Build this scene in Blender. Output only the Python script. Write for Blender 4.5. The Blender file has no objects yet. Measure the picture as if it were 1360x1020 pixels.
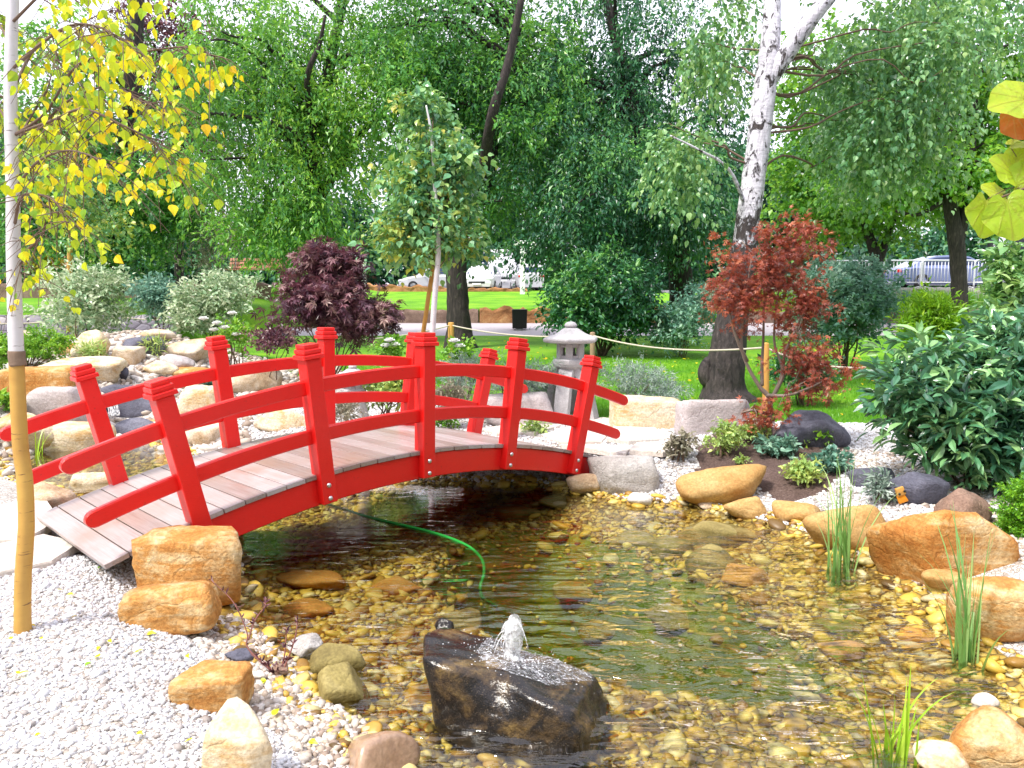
import bpy, bmesh, math, random
import numpy as np
from mathutils import Vector, Matrix

# ------------------------------------------------------------------ camera, world, sun, exposure
SC = bpy.context.scene
COL = SC.collection
PITCH, FPX, EYE = 0.11, 1047.3, 1.75
cd = bpy.data.cameras.new("camera")
cam = bpy.data.objects.new("camera", cd)
COL.objects.link(cam)
cam.location = (0, 0, EYE)
cam.rotation_euler = (math.pi / 2 - PITCH, 0, 0)
cd.sensor_width = 36
cd.lens = FPX / 1360 * 36
cd.clip_start = 0.05
cd.clip_end = 2000
SC.camera = cam
SUN_EL, SUN_AZ = math.radians(56), math.radians(-128)    # azimuth: clockwise from +Y (view direction)
world = bpy.data.worlds.new("World")
SC.world = world
world.use_nodes = True
wn = world.node_tree
for n in list(wn.nodes):
    wn.nodes.remove(n)
wo = wn.nodes.new("ShaderNodeOutputWorld")
wb = wn.nodes.new("ShaderNodeBackground")
sky = wn.nodes.new("ShaderNodeTexSky")
sky.sky_type = 'NISHITA'
sky.sun_disc = False
sky.sun_elevation = SUN_EL
sky.sun_rotation = SUN_AZ
sky.dust_density = 3.0
sky.air_density = 1.0
mixw = wn.nodes.new("ShaderNodeMix")
mixw.data_type = 'RGBA'
mixw.inputs[0].default_value = 0.72
mixw.inputs[7].default_value = (17.0, 16.9, 19.2, 1)          # thin bright cloud over the blue
wn.links.new(sky.outputs[0], mixw.inputs[6])
wn.links.new(mixw.outputs[2], wb.inputs[0])
wb.inputs[1].default_value = 0.085
wn.links.new(wb.outputs[0], wo.inputs[0])
sd_ = bpy.data.lights.new("sun", 'SUN')
sd_.energy = 3.6
sd_.angle = math.radians(11)
sd_.color = (1.0, 0.95, 0.86)
sun = bpy.data.objects.new("sun", sd_)
COL.objects.link(sun)
sdir = Vector((math.sin(SUN_AZ) * math.cos(SUN_EL), math.cos(SUN_AZ) * math.cos(SUN_EL), math.sin(SUN_EL)))
sun.rotation_euler = sdir.to_track_quat('Z', 'Y').to_euler()
SC.view_settings.view_transform = 'Standard'
SC.view_settings.look = 'None'
SC.view_settings.gamma = 1
SC.view_settings.exposure = 0.66
SC.cycles.use_denoising = True
SC.cycles.max_bounces = 8
SC.cycles.diffuse_bounces = 3
SC.cycles.glossy_bounces = 3
SC.cycles.transparent_max_bounces = 8
SC.cycles.caustics_reflective = False
SC.cycles.caustics_refractive = False
SC.cycles.sample_clamp_indirect = 6

# ------------------------------------------------------------------ picture <-> place
CP, SP = math.cos(PITCH), math.sin(PITCH)

def ray(px, py):
    a, b = (px - 680) / FPX, (510 - py) / FPX
    return np.array([a, CP + b * SP, -SP + b * CP])      # camera-depth 1

def W(px, py, y):
    r = ray(px, py)
    return np.array([0, 0, EYE]) + r * (y / r[1])

def Z(px, py, z):
    r = ray(px, py)
    return np.array([0, 0, EYE]) + r * ((z - EYE) / r[2])

def mpp(p):
    return (p[1] * CP - (p[2] - EYE) * SP) / FPX           # metres in one photo pixel at p

def sstep(a, b, x):
    t = np.clip((x - a) / (b - a), 0, 1)
    return t * t * (3 - 2 * t)

# ------------------------------------------------------------------ shape of the ground
POND_PX = [(500, 1100), (492, 1020), (462, 975), (400, 940), (385, 905), (352, 878), (318, 842), (285, 812), (300, 760), (300, 712)]
POND = [Z(a, b, 0)[:2] for a, b in POND_PX] + [np.array(p) for p in
        [(-2.55, 5.2), (-3.2, 6.0), (-4.1, 6.9), (-5.0, 7.6), (-5.6, 8.3), (-5.5, 9.3), (-5.0, 9.9), (-4.3, 9.5), (-3.6, 8.6), (-2.6, 7.9), (-1.6, 7.4), (-0.6, 7.35), (0.3, 7.3)]] + \
       [Z(a, b, 0)[:2] for a, b in [(765, 652), (850, 668), (920, 668), (1010, 690), (1070, 704), (1120, 735), (1190, 762), (1230, 792), (1290, 855), (1360, 900), (1420, 980), (1440, 1100)]]
POND = np.array(POND)
DEEP = np.array([Z(a, b, 0)[:2] for a, b in [(596, 700), (680, 674), (730, 668), (800, 688), (900, 722), (985, 765), (1085, 830), (1120, 880), (1010, 900), (860, 880), (700, 838), (610, 790), (560, 745)]])

def sdist(x, y, P):
    x = np.asarray(x, float); y = np.asarray(y, float)
    best = np.full(x.shape, 1e9); ins = np.zeros(x.shape, bool)
    for i in range(len(P)):
        ax, ay = P[i]; bx, by = P[(i + 1) % len(P)]
        ex, ey = bx - ax, by - ay
        t = np.clip(((x - ax) * ex + (y - ay) * ey) / (ex * ex + ey * ey), 0, 1)
        best = np.minimum(best, np.hypot(x - ax - t * ex, y - ay - t * ey))
        c = ((ay > y) != (by > y)) & (x < (bx - ax) * (y - ay) / (by - ay + 1e-12) + ax)
        ins ^= c
    return np.where(ins, best, -best)

_rs = np.random.RandomState(5)
_FK = [(_rs.normal(size=3), _rs.uniform(0, 6.28)) for _ in range(40)]

def fbm(P, scale=1.0, octaves=4, seed=0):
    """cheap smooth noise in about [-1, 1]"""
    out = np.zeros(len(P)); amp = 1.0; s = scale
    for o in range(octaves):
        acc = 0
        for k in range(5):
            d, ph = _FK[(o * 5 + k + seed * 7) % 40]
            acc = acc + np.sin(P @ d * s * 1.6 + ph + seed * 1.7 + o)
        out += amp * acc / 3.0
        amp *= 0.5; s *= 2.1
    return out / 1.9

def wall_y(x):
    return np.interp(x, [-60, -9.2, -7.0, 60], [22.0, 22.0, 28.4, 28.4])

def ground(x, y):
    x = np.asarray(x, float); y = np.asarray(y, float)
    low = np.interp(y, [0, 4, 8, 10, 24, 28.4], [0.14, 0.20, 0.26, 0.30, 0.58, 0.84])
    upl = np.interp(y, [22, 28.0, 28.15, 46, 400], [1.25, 1.72, 2.20, 2.25, 2.4])
    upm = np.interp(y, [28.4, 45, 46, 400], [1.33, 2.02, 2.10, 2.3])
    upr = np.interp(y, [28.4, 32.2, 32.45, 400], [1.22, 1.5, 2.10, 2.3])
    wl = sstep(-9.0, -7.2, x); wr = sstep(6.5, 8.0, x)
    up = upl * (1 - wl) + upm * wl * (1 - wr) + upr * wr
    z = np.where(y > wall_y(x), up, low)
    # mounds: the cascade on the left, the planted mulch bed on the right
    z = z + 0.75 * np.exp(-(((x + 6.6) / 1.9) ** 2 + ((y - 13.6) / 2.3) ** 2))
    z = z + 0.35 * np.exp(-(((x + 6.9) / 1.1) ** 2 + ((y - 9.6) / 1.5) ** 2))
    z = z + 0.16 * np.exp(-(((x - 2.55) / 0.85) ** 2 + ((y - 7.9) / 0.65) ** 2))
    near = (y < 13)
    s = np.where(near, sdist(x, y, POND), -5)
    z = np.where(s < 0, 0.03 + (z - 0.03) * sstep(0, 0.75, -s), z)
    dd = np.where(near, sdist(x, y, DEEP), -5)
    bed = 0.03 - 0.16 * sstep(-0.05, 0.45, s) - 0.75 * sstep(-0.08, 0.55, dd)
    bed = bed - 0.08 * sstep(0, 0.8, s) * sstep(5.6, 7.0, y) * sstep(9, 7.6, y)
    return np.where(s > 0, bed, z)

def G(px, py):
    """the point of the ground seen at a pixel of the photograph"""
    r = ray(px, py)
    t = np.concatenate([np.linspace(1.5, 14, 2500), np.linspace(14, 90, 3000)])
    P = np.array([0, 0, EYE])[None] + r[None] * t[:, None]
    below = P[:, 2] < ground(P[:, 0], P[:, 1])
    k = int(np.argmax(below)) if below.any() else len(t) - 1
    return P[k]

# ------------------------------------------------------------------ objects
def tag(o, label=None, cat=None, group=None, kind=None):
    if label: o["label"] = label
    if cat: o["category"] = cat
    if group: o["group"] = group
    if kind: o["kind"] = kind
    return o

def thing(name, label, cat, loc=(0, 0, 0), group=None, rz=0):
    o = bpy.data.objects.new(name, None)
    COL.objects.link(o)
    o.location = [float(v) for v in loc]
    o.rotation_euler = (0, 0, rz)
    o.empty_display_size = 0.1
    return tag(o, label, cat, group)

class MB:
    """collects vertices and faces (tris and quads, with a tint per vertex) for one mesh object"""
    def __init__(s):
        s.V = []; s.F = []; s.T = []; s.n = 0
    def add(s, V, F, tint=0.5):
        V = np.asarray(V, float).reshape(-1, 3)
        for f in (F if isinstance(F, tuple) else (F,)):
            f = np.asarray(f, np.int64)
            if f.size: s.F.append(f + s.n)
        s.V.append(V)
        t = np.empty((len(V), 2)); t[:] = np.asarray(tint, float).reshape(-1, 1) if np.ndim(tint) < 2 else tint
        s.T.append(t)
        s.n += len(V)
        return s
    def build(s, name, mat, parent=None, loc=None, smooth=True, sub=(0, 0, 0)):
        me = bpy.data.meshes.new(name)
        V = np.concatenate(s.V) - np.asarray(sub, float)[None]
        T = np.concatenate(s.T)
        me.vertices.add(len(V)); me.vertices.foreach_set("co", V.astype(np.float32).ravel())
        li = np.concatenate([f.ravel() for f in s.F])
        ln = np.concatenate([np.full(len(f), f.shape[1]) for f in s.F])
        me.loops.add(len(li)); me.loops.foreach_set("vertex_index", li.astype(np.int32))
        me.polygons.add(len(ln))
        st = np.concatenate([[0], np.cumsum(ln)[:-1]])
        me.polygons.foreach_set("loop_start", st.astype(np.int32))
        try: me.polygons.foreach_set("loop_total", ln.astype(np.int32))
        except Exception: pass
        me.polygons.foreach_set("use_smooth", np.full(len(ln), bool(smooth)))
        for k, nm in enumerate(("leaf", "clump")):
            a = me.attributes.new(nm, 'FLOAT', 'POINT')
            a.data.foreach_set("value", T[:, k].astype(np.float32))
        me.update(calc_edges=True)
        me.validate()
        me.materials.append(mat)
        o = bpy.data.objects.new(name, me)
        COL.objects.link(o)
        if loc is not None: o.location = [float(v) for v in loc]
        if parent is not None: o.parent = parent
        return o

def cube_faces(): return [[0, 3, 2, 1], [4, 5, 6, 7], [0, 1, 5, 4], [1, 2, 6, 5], [2, 3, 7, 6], [3, 0, 4, 7]]

def box(mb, c, d, R=None, taper=1.0, bev=0.0, tint=0.5):
    """box with centre c, sizes d; its upper face scaled by taper; bevelled edges"""
    hx, hy, hz = d[0] / 2, d[1] / 2, d[2] / 2
    if bev > 0:
        b = min(bev, hx * .9, hy * .9, hz * .9)
        bm = bmesh.new(); bmesh.ops.create_cube(bm, size=1)
        for v in bm.verts:
            t = taper if v.co.z > 0 else 1
            v.co = Vector((v.co.x * 2 * hx * t, v.co.y * 2 * hy * t, v.co.z * 2 * hz))
        bmesh.ops.bevel(bm, geom=list(bm.edges), offset=b, segments=2, affect='EDGES', profile=0.5)
        V = np.array([v.co for v in bm.verts]); bm.verts.index_update()
        q = [[v.index for v in f.verts] for f in bm.faces]
        bm.free()
        F = tuple(np.array([f for f in q if len(f) == k]) for k in (3, 4) if any(len(f) == k for f in q))
    else:
        V = np.array([[-hx, -hy, -hz], [hx, -hy, -hz], [hx, hy, -hz], [-hx, hy, -hz]] + [[x * taper, y * taper, hz] for x, y in ((-hx, -hy), (hx, -hy), (hx, hy), (-hx, hy))])
        F = np.array(cube_faces())
    if R is not None: V = V @ np.asarray(R).T
    return mb.add(V + np.asarray(c, float), F, tint)

def tube(mb, P, r, seg=8, cap=True, tint=0.5, wob=0.0, seed=0):
    P = np.asarray(P, float); n = len(P)
    r = np.broadcast_to(np.asarray(r, float), (n,))
    T = np.gradient(P, axis=0); T /= np.linalg.norm(T, axis=1)[:, None] + 1e-12
    up = np.array([0, 0, 1.0]) if abs(T[0][2]) < .9 else np.array([1.0, 0, 0])
    A = np.cross(T[0], up); A /= np.linalg.norm(A)
    ang = np.linspace(0, 2 * np.pi, seg, endpoint=False)
    rs = np.random.RandomState(seed)
    V = []
    for i in range(n):
        A = A - T[i] * (A @ T[i]); A /= np.linalg.norm(A) + 1e-12
        B = np.cross(T[i], A)
        rr = r[i] * (1 + wob * rs.normal(size=seg)) if wob else r[i]
        V.append(P[i] + (np.cos(ang) * rr)[:, None] * A + (np.sin(ang) * rr)[:, None] * B)
    V = np.concatenate(V)
    i, j = np.meshgrid(np.arange(n - 1), np.arange(seg), indexing='ij')
    a = i * seg + j; b = i * seg + (j + 1) % seg
    F = np.stack([a, b, b + seg, a + seg], -1).reshape(-1, 4)
    if cap:
        V = np.concatenate([V, P[:1], P[-1:]])
        j = np.arange(seg); k = (j + 1) % seg
        t1 = np.stack([np.full(seg, n * seg), k, j], -1)
        t2 = np.stack([np.full(seg, n * seg + 1), (n - 1) * seg + j, (n - 1) * seg + k], -1)
        return mb.add(V, (F, np.concatenate([t1, t2])), tint)
    return mb.add(V, F, tint)

def smooth_path(P, k=6):
    P = np.asarray(P, float); n = len(P)
    Q = np.concatenate([[2 * P[0] - P[1]], P, [2 * P[-1] - P[-2]]])
    out = []
    for i in range(1, n):
        p0, p1, p2, p3 = Q[i - 1], Q[i], Q[i + 1], Q[i + 2]
        for t in np.linspace(0, 1, k, endpoint=False):
            out.append(.5 * (2 * p1 + (p2 - p0) * t + (2 * p0 - 5 * p1 + 4 * p2 - p3) * t * t + (3 * p1 - p0 - 3 * p2 + p3) * t ** 3))
    out.append(P[-1])
    return np.array(out)

def lathe(mb, prof, c, seg=24, tint=0.5, M=None):
    prof = np.asarray(prof, float); n = len(prof)
    a = np.linspace(0, 2 * np.pi, seg, endpoint=False)
    V = np.stack([prof[:, 0:1] * np.cos(a), prof[:, 0:1] * np.sin(a), np.repeat(prof[:, 1:2], seg, 1)], -1).reshape(-1, 3)
    i, j = np.meshgrid(np.arange(n - 1), np.arange(seg), indexing='ij')
    p = i * seg + j; q = i * seg + (j + 1) % seg
    F = np.stack([p, q, q + seg, p + seg], -1).reshape(-1, 4)
    if M is not None: V = V @ np.asarray(M).T
    return mb.add(V + np.asarray(c, float), F, tint)

def prism(mb, outline, axis_pts, tint=0.5):
    """convex outline (n,3) copied to outline + each of two offsets, sides and end fans"""
    O = np.asarray(outline, float); n = len(O)
    a, b = O + np.asarray(axis_pts[0]), O + np.asarray(axis_pts[1])
    V = np.concatenate([a, b, [a.mean(0)], [b.mean(0)]])
    j = np.arange(n); k = (j + 1) % n
    F = np.stack([j, k, k + n, j + n], -1)
    T = np.concatenate([np.stack([np.full(n, 2 * n), k, j], -1), np.stack([np.full(n, 2 * n + 1), j + n, k + n], -1)])
    return mb.add(V, (F, T), tint)

def rotz(a):
    c, s = math.cos(a), math.sin(a)
    return np.array([[c, -s, 0], [s, c, 0], [0, 0, 1.0]])

_ico = {}
def ico(sub):
    if sub not in _ico:
        bm = bmesh.new(); bmesh.ops.create_icosphere(bm, subdivisions=sub, radius=1)
        bm.verts.index_update()
        _ico[sub] = (np.array([v.co for v in bm.verts]), np.array([[v.index for v in f.verts] for f in bm.faces]))
        bm.free()
    return _ico[sub]

# ------------------------------------------------------------------ materials
class NT:
    def __init__(s, name):
        s.m = bpy.data.materials.new(name); s.m.use_nodes = True
        s.t = s.m.node_tree; s.t.nodes.clear()
        s.out = s.t.nodes.new("ShaderNodeOutputMaterial")
    def n(s, typ, **kw):
        nd = s.t.nodes.new("ShaderNode" + typ)
        for k, v in kw.items():
            if k.startswith("_"): setattr(nd, k[1:], v)
            else: s.set(nd.inputs[k.replace("__", " ")], v)
        return nd
    def set(s, sock, v):
        if hasattr(v, "links") or isinstance(v, bpy.types.NodeSocket): s.t.links.new(v, sock)
        elif isinstance(v, (tuple, list)) and len(v) == 3 and sock.type == 'RGBA': sock.default_value = (*v, 1)
        else: sock.default_value = v
    def l(s, a, b): s.t.links.new(a, b)
    def ramp(s, fac, stops):
        r = s.t.nodes.new("ShaderNodeValToRGB")
        while len(r.color_ramp.elements) < len(stops): r.color_ramp.elements.new(0.5)
        for e, (p, c) in zip(r.color_ramp.elements, stops):
            e.position = p; e.color = (*c, 1) if len(c) == 3 else c
        s.l(fac, r.inputs[0])
        return r.outputs[0]
    def math(s, op, a, b=0.0):
        m = s.t.nodes.new("ShaderNodeMath"); m.operation = op
        s.set(m.inputs[0], a); s.set(m.inputs[1], b)
        return m.outputs[0]
    def mix(s, fac, a, b, mode='MIX'):
        m = s.t.nodes.new("ShaderNodeMix"); m.data_type = 'RGBA'; m.blend_type = mode
        s.set(m.inputs[0], fac); s.set(m.inputs[6], a); s.set(m.inputs[7], b)
        return m.outputs[2]
    def coord(s, which="Object", scale=(1, 1, 1), rand=False):
        tc = s.t.nodes.new("ShaderNodeTexCoord")
        mp = s.t.nodes.new("ShaderNodeMapping")
        s.l(tc.outputs[which], mp.inputs[0]); mp.inputs[3].default_value = scale
        if rand:
            oi = s.t.nodes.new("ShaderNodeObjectInfo")
            v = s.t.nodes.new("ShaderNodeVectorMath"); v.operation = 'SCALE'
            v.inputs[0].default_value = (37.0, 17.0, 53.0)
            s.l(oi.outputs["Random"], v.inputs[3]); s.l(v.outputs[0], mp.inputs[1])
        return mp.outputs[0]
    def noise(s, vec, scale, detail=4, rough=0.55, dist=0.0):
        return s.n("TexNoise", Vector=vec, Scale=scale, Detail=detail, Roughness=rough, Distortion=dist).outputs[0]
    def bump(s, h, strength=0.4, dist=0.02, normal=None):
        b = s.n("Bump", Height=h, Strength=strength, Distance=dist)
        if normal is not None: s.l(normal, b.inputs["Normal"])
        return b.outputs[0]
    def attr(s, name):
        return s.n("Attribute", _attribute_name=name).outputs["Fac"]
    def done(s, bsdf):
        s.l(bsdf.outputs[0], s.out.inputs[0]); return s.m

def plain(name, col, rough=0.5, metal=0.0, var=0.12, scale=6, bump=0.0, spec=0.5, coat=0.0):
    t = NT(name); v = t.coord("Object", rand=True)
    nz = t.noise(v, scale, 5)
    c = t.mix(t.math('MULTIPLY', nz, var * 2), col, tuple(x * .55 for x in col))
    p = t.n("BsdfPrincipled", Base__Color=c, Roughness=rough, Metallic=metal)
    p.inputs["Specular IOR Level"].default_value = spec
    p.inputs["Coat Weight"].default_value = coat
    if bump: t.l(t.bump(t.noise(v, scale * 8, 4), bump, 0.01), p.inputs["Normal"])
    return t.done(p)

def leafmat(name, cols, rough=0.38, transl=0.3, tcol=None, spec=0.55, clumpw=0.55, mottle=0):
    """leaf colours from a ramp over a mix of per-leaf and per-spray variation"""
    t = NT(name)
    f = t.math('ADD', t.math('MULTIPLY', t.attr("leaf"), 1 - clumpw), t.math('MULTIPLY', t.attr("clump"), clumpw))
    k = len(cols)
    c = t.ramp(f, [(0.12 + 0.76 * i / max(1, k - 1), cc) for i, cc in enumerate(cols)])
    if mottle:
        v = t.coord('Object')
        c = t.mix(t.math('MULTIPLY', t.ramp(t.noise(v, mottle, 5, .7, .8), [(.42, (0, 0, 0)), (.65, (1, 1, 1))]), .55), c, cols[0])
    p = t.n("BsdfPrincipled", Base__Color=c, Roughness=rough)
    if mottle: t.l(t.bump(t.noise(v, mottle * 2, 3), .5, .006), p.inputs['Normal'])
    p.inputs["Specular IOR Level"].default_value = spec
    tr = t.n("BsdfTranslucent", Color=t.mix(0.6, c, tcol or tuple(min(1, x * 1.6 + .02) for x in cols[-1])))
    m = t.n("MixShader"); m.inputs[0].default_value = transl
    t.l(p.outputs[0], m.inputs[1]); t.l(tr.outputs[0], m.inputs[2])
    return t.done(m)

def rockmat(name, stops, scale=3.0, rough=0.8, bump=0.6, band=0.0, spec=0.3, speck=None, wet=0.0):
    t = NT(name); v = t.coord("Object", rand=True)
    n1 = t.noise(v, scale, 6, 0.62, 0.6)
    n2 = t.noise(v, scale * 7, 5, 0.6)
    h = n1
    if band:
        vb = t.coord("Object", (1.5, 1.5, 9), rand=True)
        nb = t.noise(vb, scale * .8, 4, 0.6, 1.2)
        h = t.math('ADD', t.math('MULTIPLY', n1, 1 - band), t.math('MULTIPLY', nb, band))
    c = t.ramp(t.math('ADD', t.math('MULTIPLY', h, .8), t.math('MULTIPLY', n2, .2)), stops)
    c = t.mix(t.math('MULTIPLY', t.ramp(t.noise(v, scale * 22, 3), [(0.35, (1, 1, 1)), (0.62, (0, 0, 0))]), .35), c, tuple(.45 * x for x in stops[0][1]))
    if speck is not None:
        c = t.mix(t.ramp(t.noise(v, scale * 30, 2), [(0.60, (0, 0, 0)), (0.70, (1, 1, 1))]), c, speck)
    p = t.n("BsdfPrincipled", Base__Color=c, Roughness=rough)
    p.inputs["Specular IOR Level"].default_value = spec
    p.inputs["Coat Weight"].default_value = wet
    p.inputs["Coat Roughness"].default_value = 0.07
    cr = t.n("TexVoronoi", _feature='DISTANCE_TO_EDGE', Vector=t.mix(0.25, v, t.n("TexNoise", Vector=v, Scale=scale * 2, Detail=3.0).outputs[1]), Scale=scale * 1.6).outputs[0]
    hh = t.math('ADD', t.math('MULTIPLY', n2, .7), t.math('MULTIPLY', t.noise(v, scale * 26, 5, .7), .4))
    hh = t.math('ADD', hh, t.math('MULTIPLY', t.math('MINIMUM', cr, .04), 4))
    nb_ = t.bump(hh, bump, 0.03)
    t.l(nb_, p.inputs["Normal"])
    if wet: t.l(t.bump(n2, .35, .012), p.inputs["Coat Normal"])
    return t.done(p)

def tintmat(name, stops, rough=0.6, spec=0.4, speck=0.3):
    """pebbles: a colour per stone"""
    t = NT(name)
    c = t.ramp(t.attr("leaf"), stops)
    v = t.coord("Object")
    c = t.mix(t.math('MULTIPLY', t.noise(v, 60, 3), speck), c, tuple(.5 * x for x in stops[0][1]))
    p = t.n("BsdfPrincipled", Base__Color=c, Roughness=rough)
    p.inputs["Specular IOR Level"].default_value = spec
    t.l(t.bump(t.noise(v, 150, 3), .25, .004), p.inputs["Normal"])
    return t.done(p)

MAT = {}
def mats():
    m = MAT
    # bridge paint
    t = NT("red_paint"); v = t.coord("Object")
    n1 = t.noise(v, 4, 6, .65); n2 = t.noise(t.coord("Object", (4, 4, 40)), 7, 5, .65)
    c = t.mix(t.math('MULTIPLY', t.math('ADD', t.math('MULTIPLY', n1, .6), t.math('MULTIPLY', n2, .5)), .85), (0.90, 0.016, 0.012), (0.60, 0.008, 0.008))
    c = t.mix(t.math('MULTIPLY', t.ramp(t.noise(v, 45, 5, .7), [(.63, (0, 0, 0)), (.70, (1, 1, 1))]), .5), c, (.22, .03, .025))
    p = t.n("BsdfPrincipled", Base__Color=c, Roughness=t.math('ADD', .3, t.math('MULTIPLY', n2, .2)))
    t.l(t.bump(t.math('ADD', n2, t.noise(v, 60, 3)), .3, .005), p.inputs["Normal"])
    p.inputs['Coat Weight'].default_value = .3; p.inputs['Coat Roughness'].default_value = .16; p.inputs['Specular IOR Level'].default_value = .35
    m['red'] = t.done(p)
    # deck boards
    t = NT("deck_wood"); v = t.coord("Object"); at = t.attr("leaf")
    g = t.noise(t.coord("UV"), 1, 2)
    th = .7767
    mp = t.n("Mapping", Vector=t.n("TexCoord").outputs["Object"]); mp.inputs[2].default_value = (0, 0, -th); 
    mp2 = t.n("Mapping", Vector=mp.outputs[0]); mp2.inputs[3].default_value = (60, 2.2, 60)
    gr = t.noise(mp2.outputs[0], 1.5, 6, .65, .4)
    c = t.ramp(t.math('ADD', t.math('MULTIPLY', gr, .6), t.math('MULTIPLY', at, .4)), [(.25, (.22, .16, .14)), (.5, (.37, .31, .30)), (.8, (.50, .46, .48))])
    c = t.mix(t.ramp(t.noise(v, 2.5, 4), [(.45, (0, 0, 0)), (.7, (.55, .55, .55))]), c, (.30, .17, .11))
    p = t.n("BsdfPrincipled", Base__Color=c, Roughness=t.math('ADD', .22, t.math('MULTIPLY', gr, .22)))
    p.inputs["Specular IOR Level"].default_value = .7
    t.l(t.bump(gr, .3, .004), p.inputs["Normal"])
    m['deck'] = t.done(p)
    m['steel'] = plain("bolt_steel", (.6, .6, .62), .3, .9, .1)
    # stone
    OR = [(.30, (.26, .085, .018)), (.42, (.48, .19, .04)), (.50, (.58, .29, .085)), (.58, (.72, .52, .27)), (.70, (.80, .70, .52))]
    m['orange'] = rockmat("orange_sandstone", OR, 2.6, .8, .7, .35)
    m['ochre'] = rockmat("ochre_sandstone", [(.28, (.34, .17, .05)), (.46, (.50, .29, .10)), (.62, (.60, .41, .18)), (.76, (.68, .55, .34))], 2.4, .75, .45, .3)
    m['cream'] = rockmat("cream_sandstone", [(.30, (.46, .22, .06)), (.41, (.64, .42, .19)), (.50, (.76, .64, .45)), (.66, (.84, .79, .69))], 2.6, .8, .6, .35)
    m['tan'] = rockmat("tan_stone", [(.30, (.30, .18, .10)), (.44, (.52, .37, .23)), (.62, (.74, .64, .52))], 3.0, .8, .6)
    m['granite'] = rockmat("grey_granite", [(.28, (.30, .27, .25)), (.5, (.50, .47, .45)), (.7, (.66, .64, .63))], 3, .8, .8, speck=(.22, .2, .2))
    m['slate'] = rockmat("blue_grey_stone", [(.28, (.06, .06, .085)), (.5, (.13, .13, .175)), (.72, (.25, .25, .31))], 3, .7, .8)
    m['brown'] = rockmat("brown_stone", [(.28, (.16, .09, .07)), (.5, (.30, .19, .14)), (.72, (.42, .31, .24))], 3, .8, .7)
    m['lilac'] = rockmat("pale_lilac_stone", [(.28, (.38, .31, .30)), (.5, (.55, .49, .50)), (.72, (.70, .65, .66))], 3, .8, .6, .5)
    m['wetdark'] = rockmat("wet_dark_rock", [(.36, (.003, .002, .003)), (.47, (.014, .009, .007)), (.54, (.08, .048, .02)), (.66, (.28, .18, .06))], 5.5, .75, .8, spec=.15, speck=(.10, .07, .045), wet=.8)
    m['wettan'] = rockmat("wet_tan_rock", [(.28, (.30, .17, .10)), (.5, (.44, .28, .18)), (.72, (.56, .42, .30))], 2.4, .3, .25, spec=.6, wet=.6)
    m['bedstone'] = rockmat("bed_stone", [(.28, (.16, .12, .04)), (.5, (.30, .24, .08)), (.72, (.44, .36, .16))], 3, .7, .5)
    m['bedorange'] = rockmat("bed_orange_stone", [(.28, (.40, .17, .03)), (.5, (.55, .28, .06)), (.72, (.62, .40, .14))], 3, .7, .4)
    m['slab'] = rockmat("pale_flagstone", [(.28, (.52, .45, .38)), (.5, (.68, .62, .56)), (.72, (.78, .74, .70))], 2.2, .75, .35)
    m['lantern'] = rockmat("lantern_granite", [(.28, (.38, .36, .37)), (.5, (.54, .52, .54)), (.72, (.68, .66, .68))], 6, .85, .5, speck=(.25, .24, .25))
    m['wallstone'] = None
    # pebbles
    m['gravel'] = tintmat("white_gravel", [(0, (.30, .26, .24)), (.14, (.50, .47, .46)), (.4, (.64, .64, .67)), (.8, (.74, .75, .80)), (1, (.82, .82, .84))], .65)
    m['gravelmix'] = tintmat("mixed_gravel", [(0, (.26, .19, .15)), (.3, (.44, .36, .29)), (.6, (.60, .53, .46)), (1, (.74, .70, .66))], .65)
    m['pebble'] = tintmat("pond_pebbles", [(0, (.10, .06, .02)), (.18, (.36, .19, .03)), (.42, (.62, .40, .055)), (.66, (.72, .52, .09)), (.86, (.76, .64, .26)), (1, (.46, .40, .26))], .45, .5, .35)
    # barks
    t = NT("dark_bark"); v = t.coord("Object", (1, 1, .22), rand=True)
    n1 = t.noise(v, 16, 6, .65, .5)
    c = t.ramp(n1, [(.3, (.010, .008, .009)), (.55, (.042, .031, .030)), (.75, (.11, .085, .078))])
    p = t.n("BsdfPrincipled", Base__Color=c, Roughness=.9); t.l(t.bump(n1, 1.0, .05), p.inputs["Normal"])
    m['bark'] = t.done(p)
    t = NT("old_birch_bark"); v = t.coord("Object", (1, 1, .55)); vz = t.n("SeparateXYZ", Vector=t.n("TexCoord").outputs["Object"]).outputs[2]
    n1 = t.noise(v, 9, 6, .7, 1.0); n2 = t.noise(t.coord("Object", (1, 1, .28)), 20, 5, .65, .4); n3 = t.noise(t.coord("Object", (1, 1, 5)), 6, 4, .6)
    white = t.ramp(n3, [(.3, (.42, .40, .45)), (.6, (.70, .68, .74))])
    dark = t.ramp(n2, [(.3, (.010, .008, .009)), (.6, (.06, .046, .045)), (.8, (.18, .145, .14))])
    low = None and t.ramp(vz, [(0.0, (1, 1, 1)), (1.0, (0, 0, 0))]); 
    lowf = t.n("MapRange", Value=vz); lowf.inputs[1].default_value = .5; lowf.inputs[2].default_value = 3.0; lowf.inputs[3].default_value = .42; lowf.inputs[4].default_value = .0
    fac = t.ramp(t.math('ADD', n1, lowf.outputs[0]), [(.56, (0, 0, 0)), (.62, (1, 1, 1))])
    p = t.n("BsdfPrincipled", Base__Color=t.mix(fac, white, dark), Roughness=.8)
    t.l(t.bump(t.math('ADD', n2, t.math('MULTIPLY', fac, -.8)), .9, .04), p.inputs["Normal"])
    m['birch'] = t.done(p)
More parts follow.
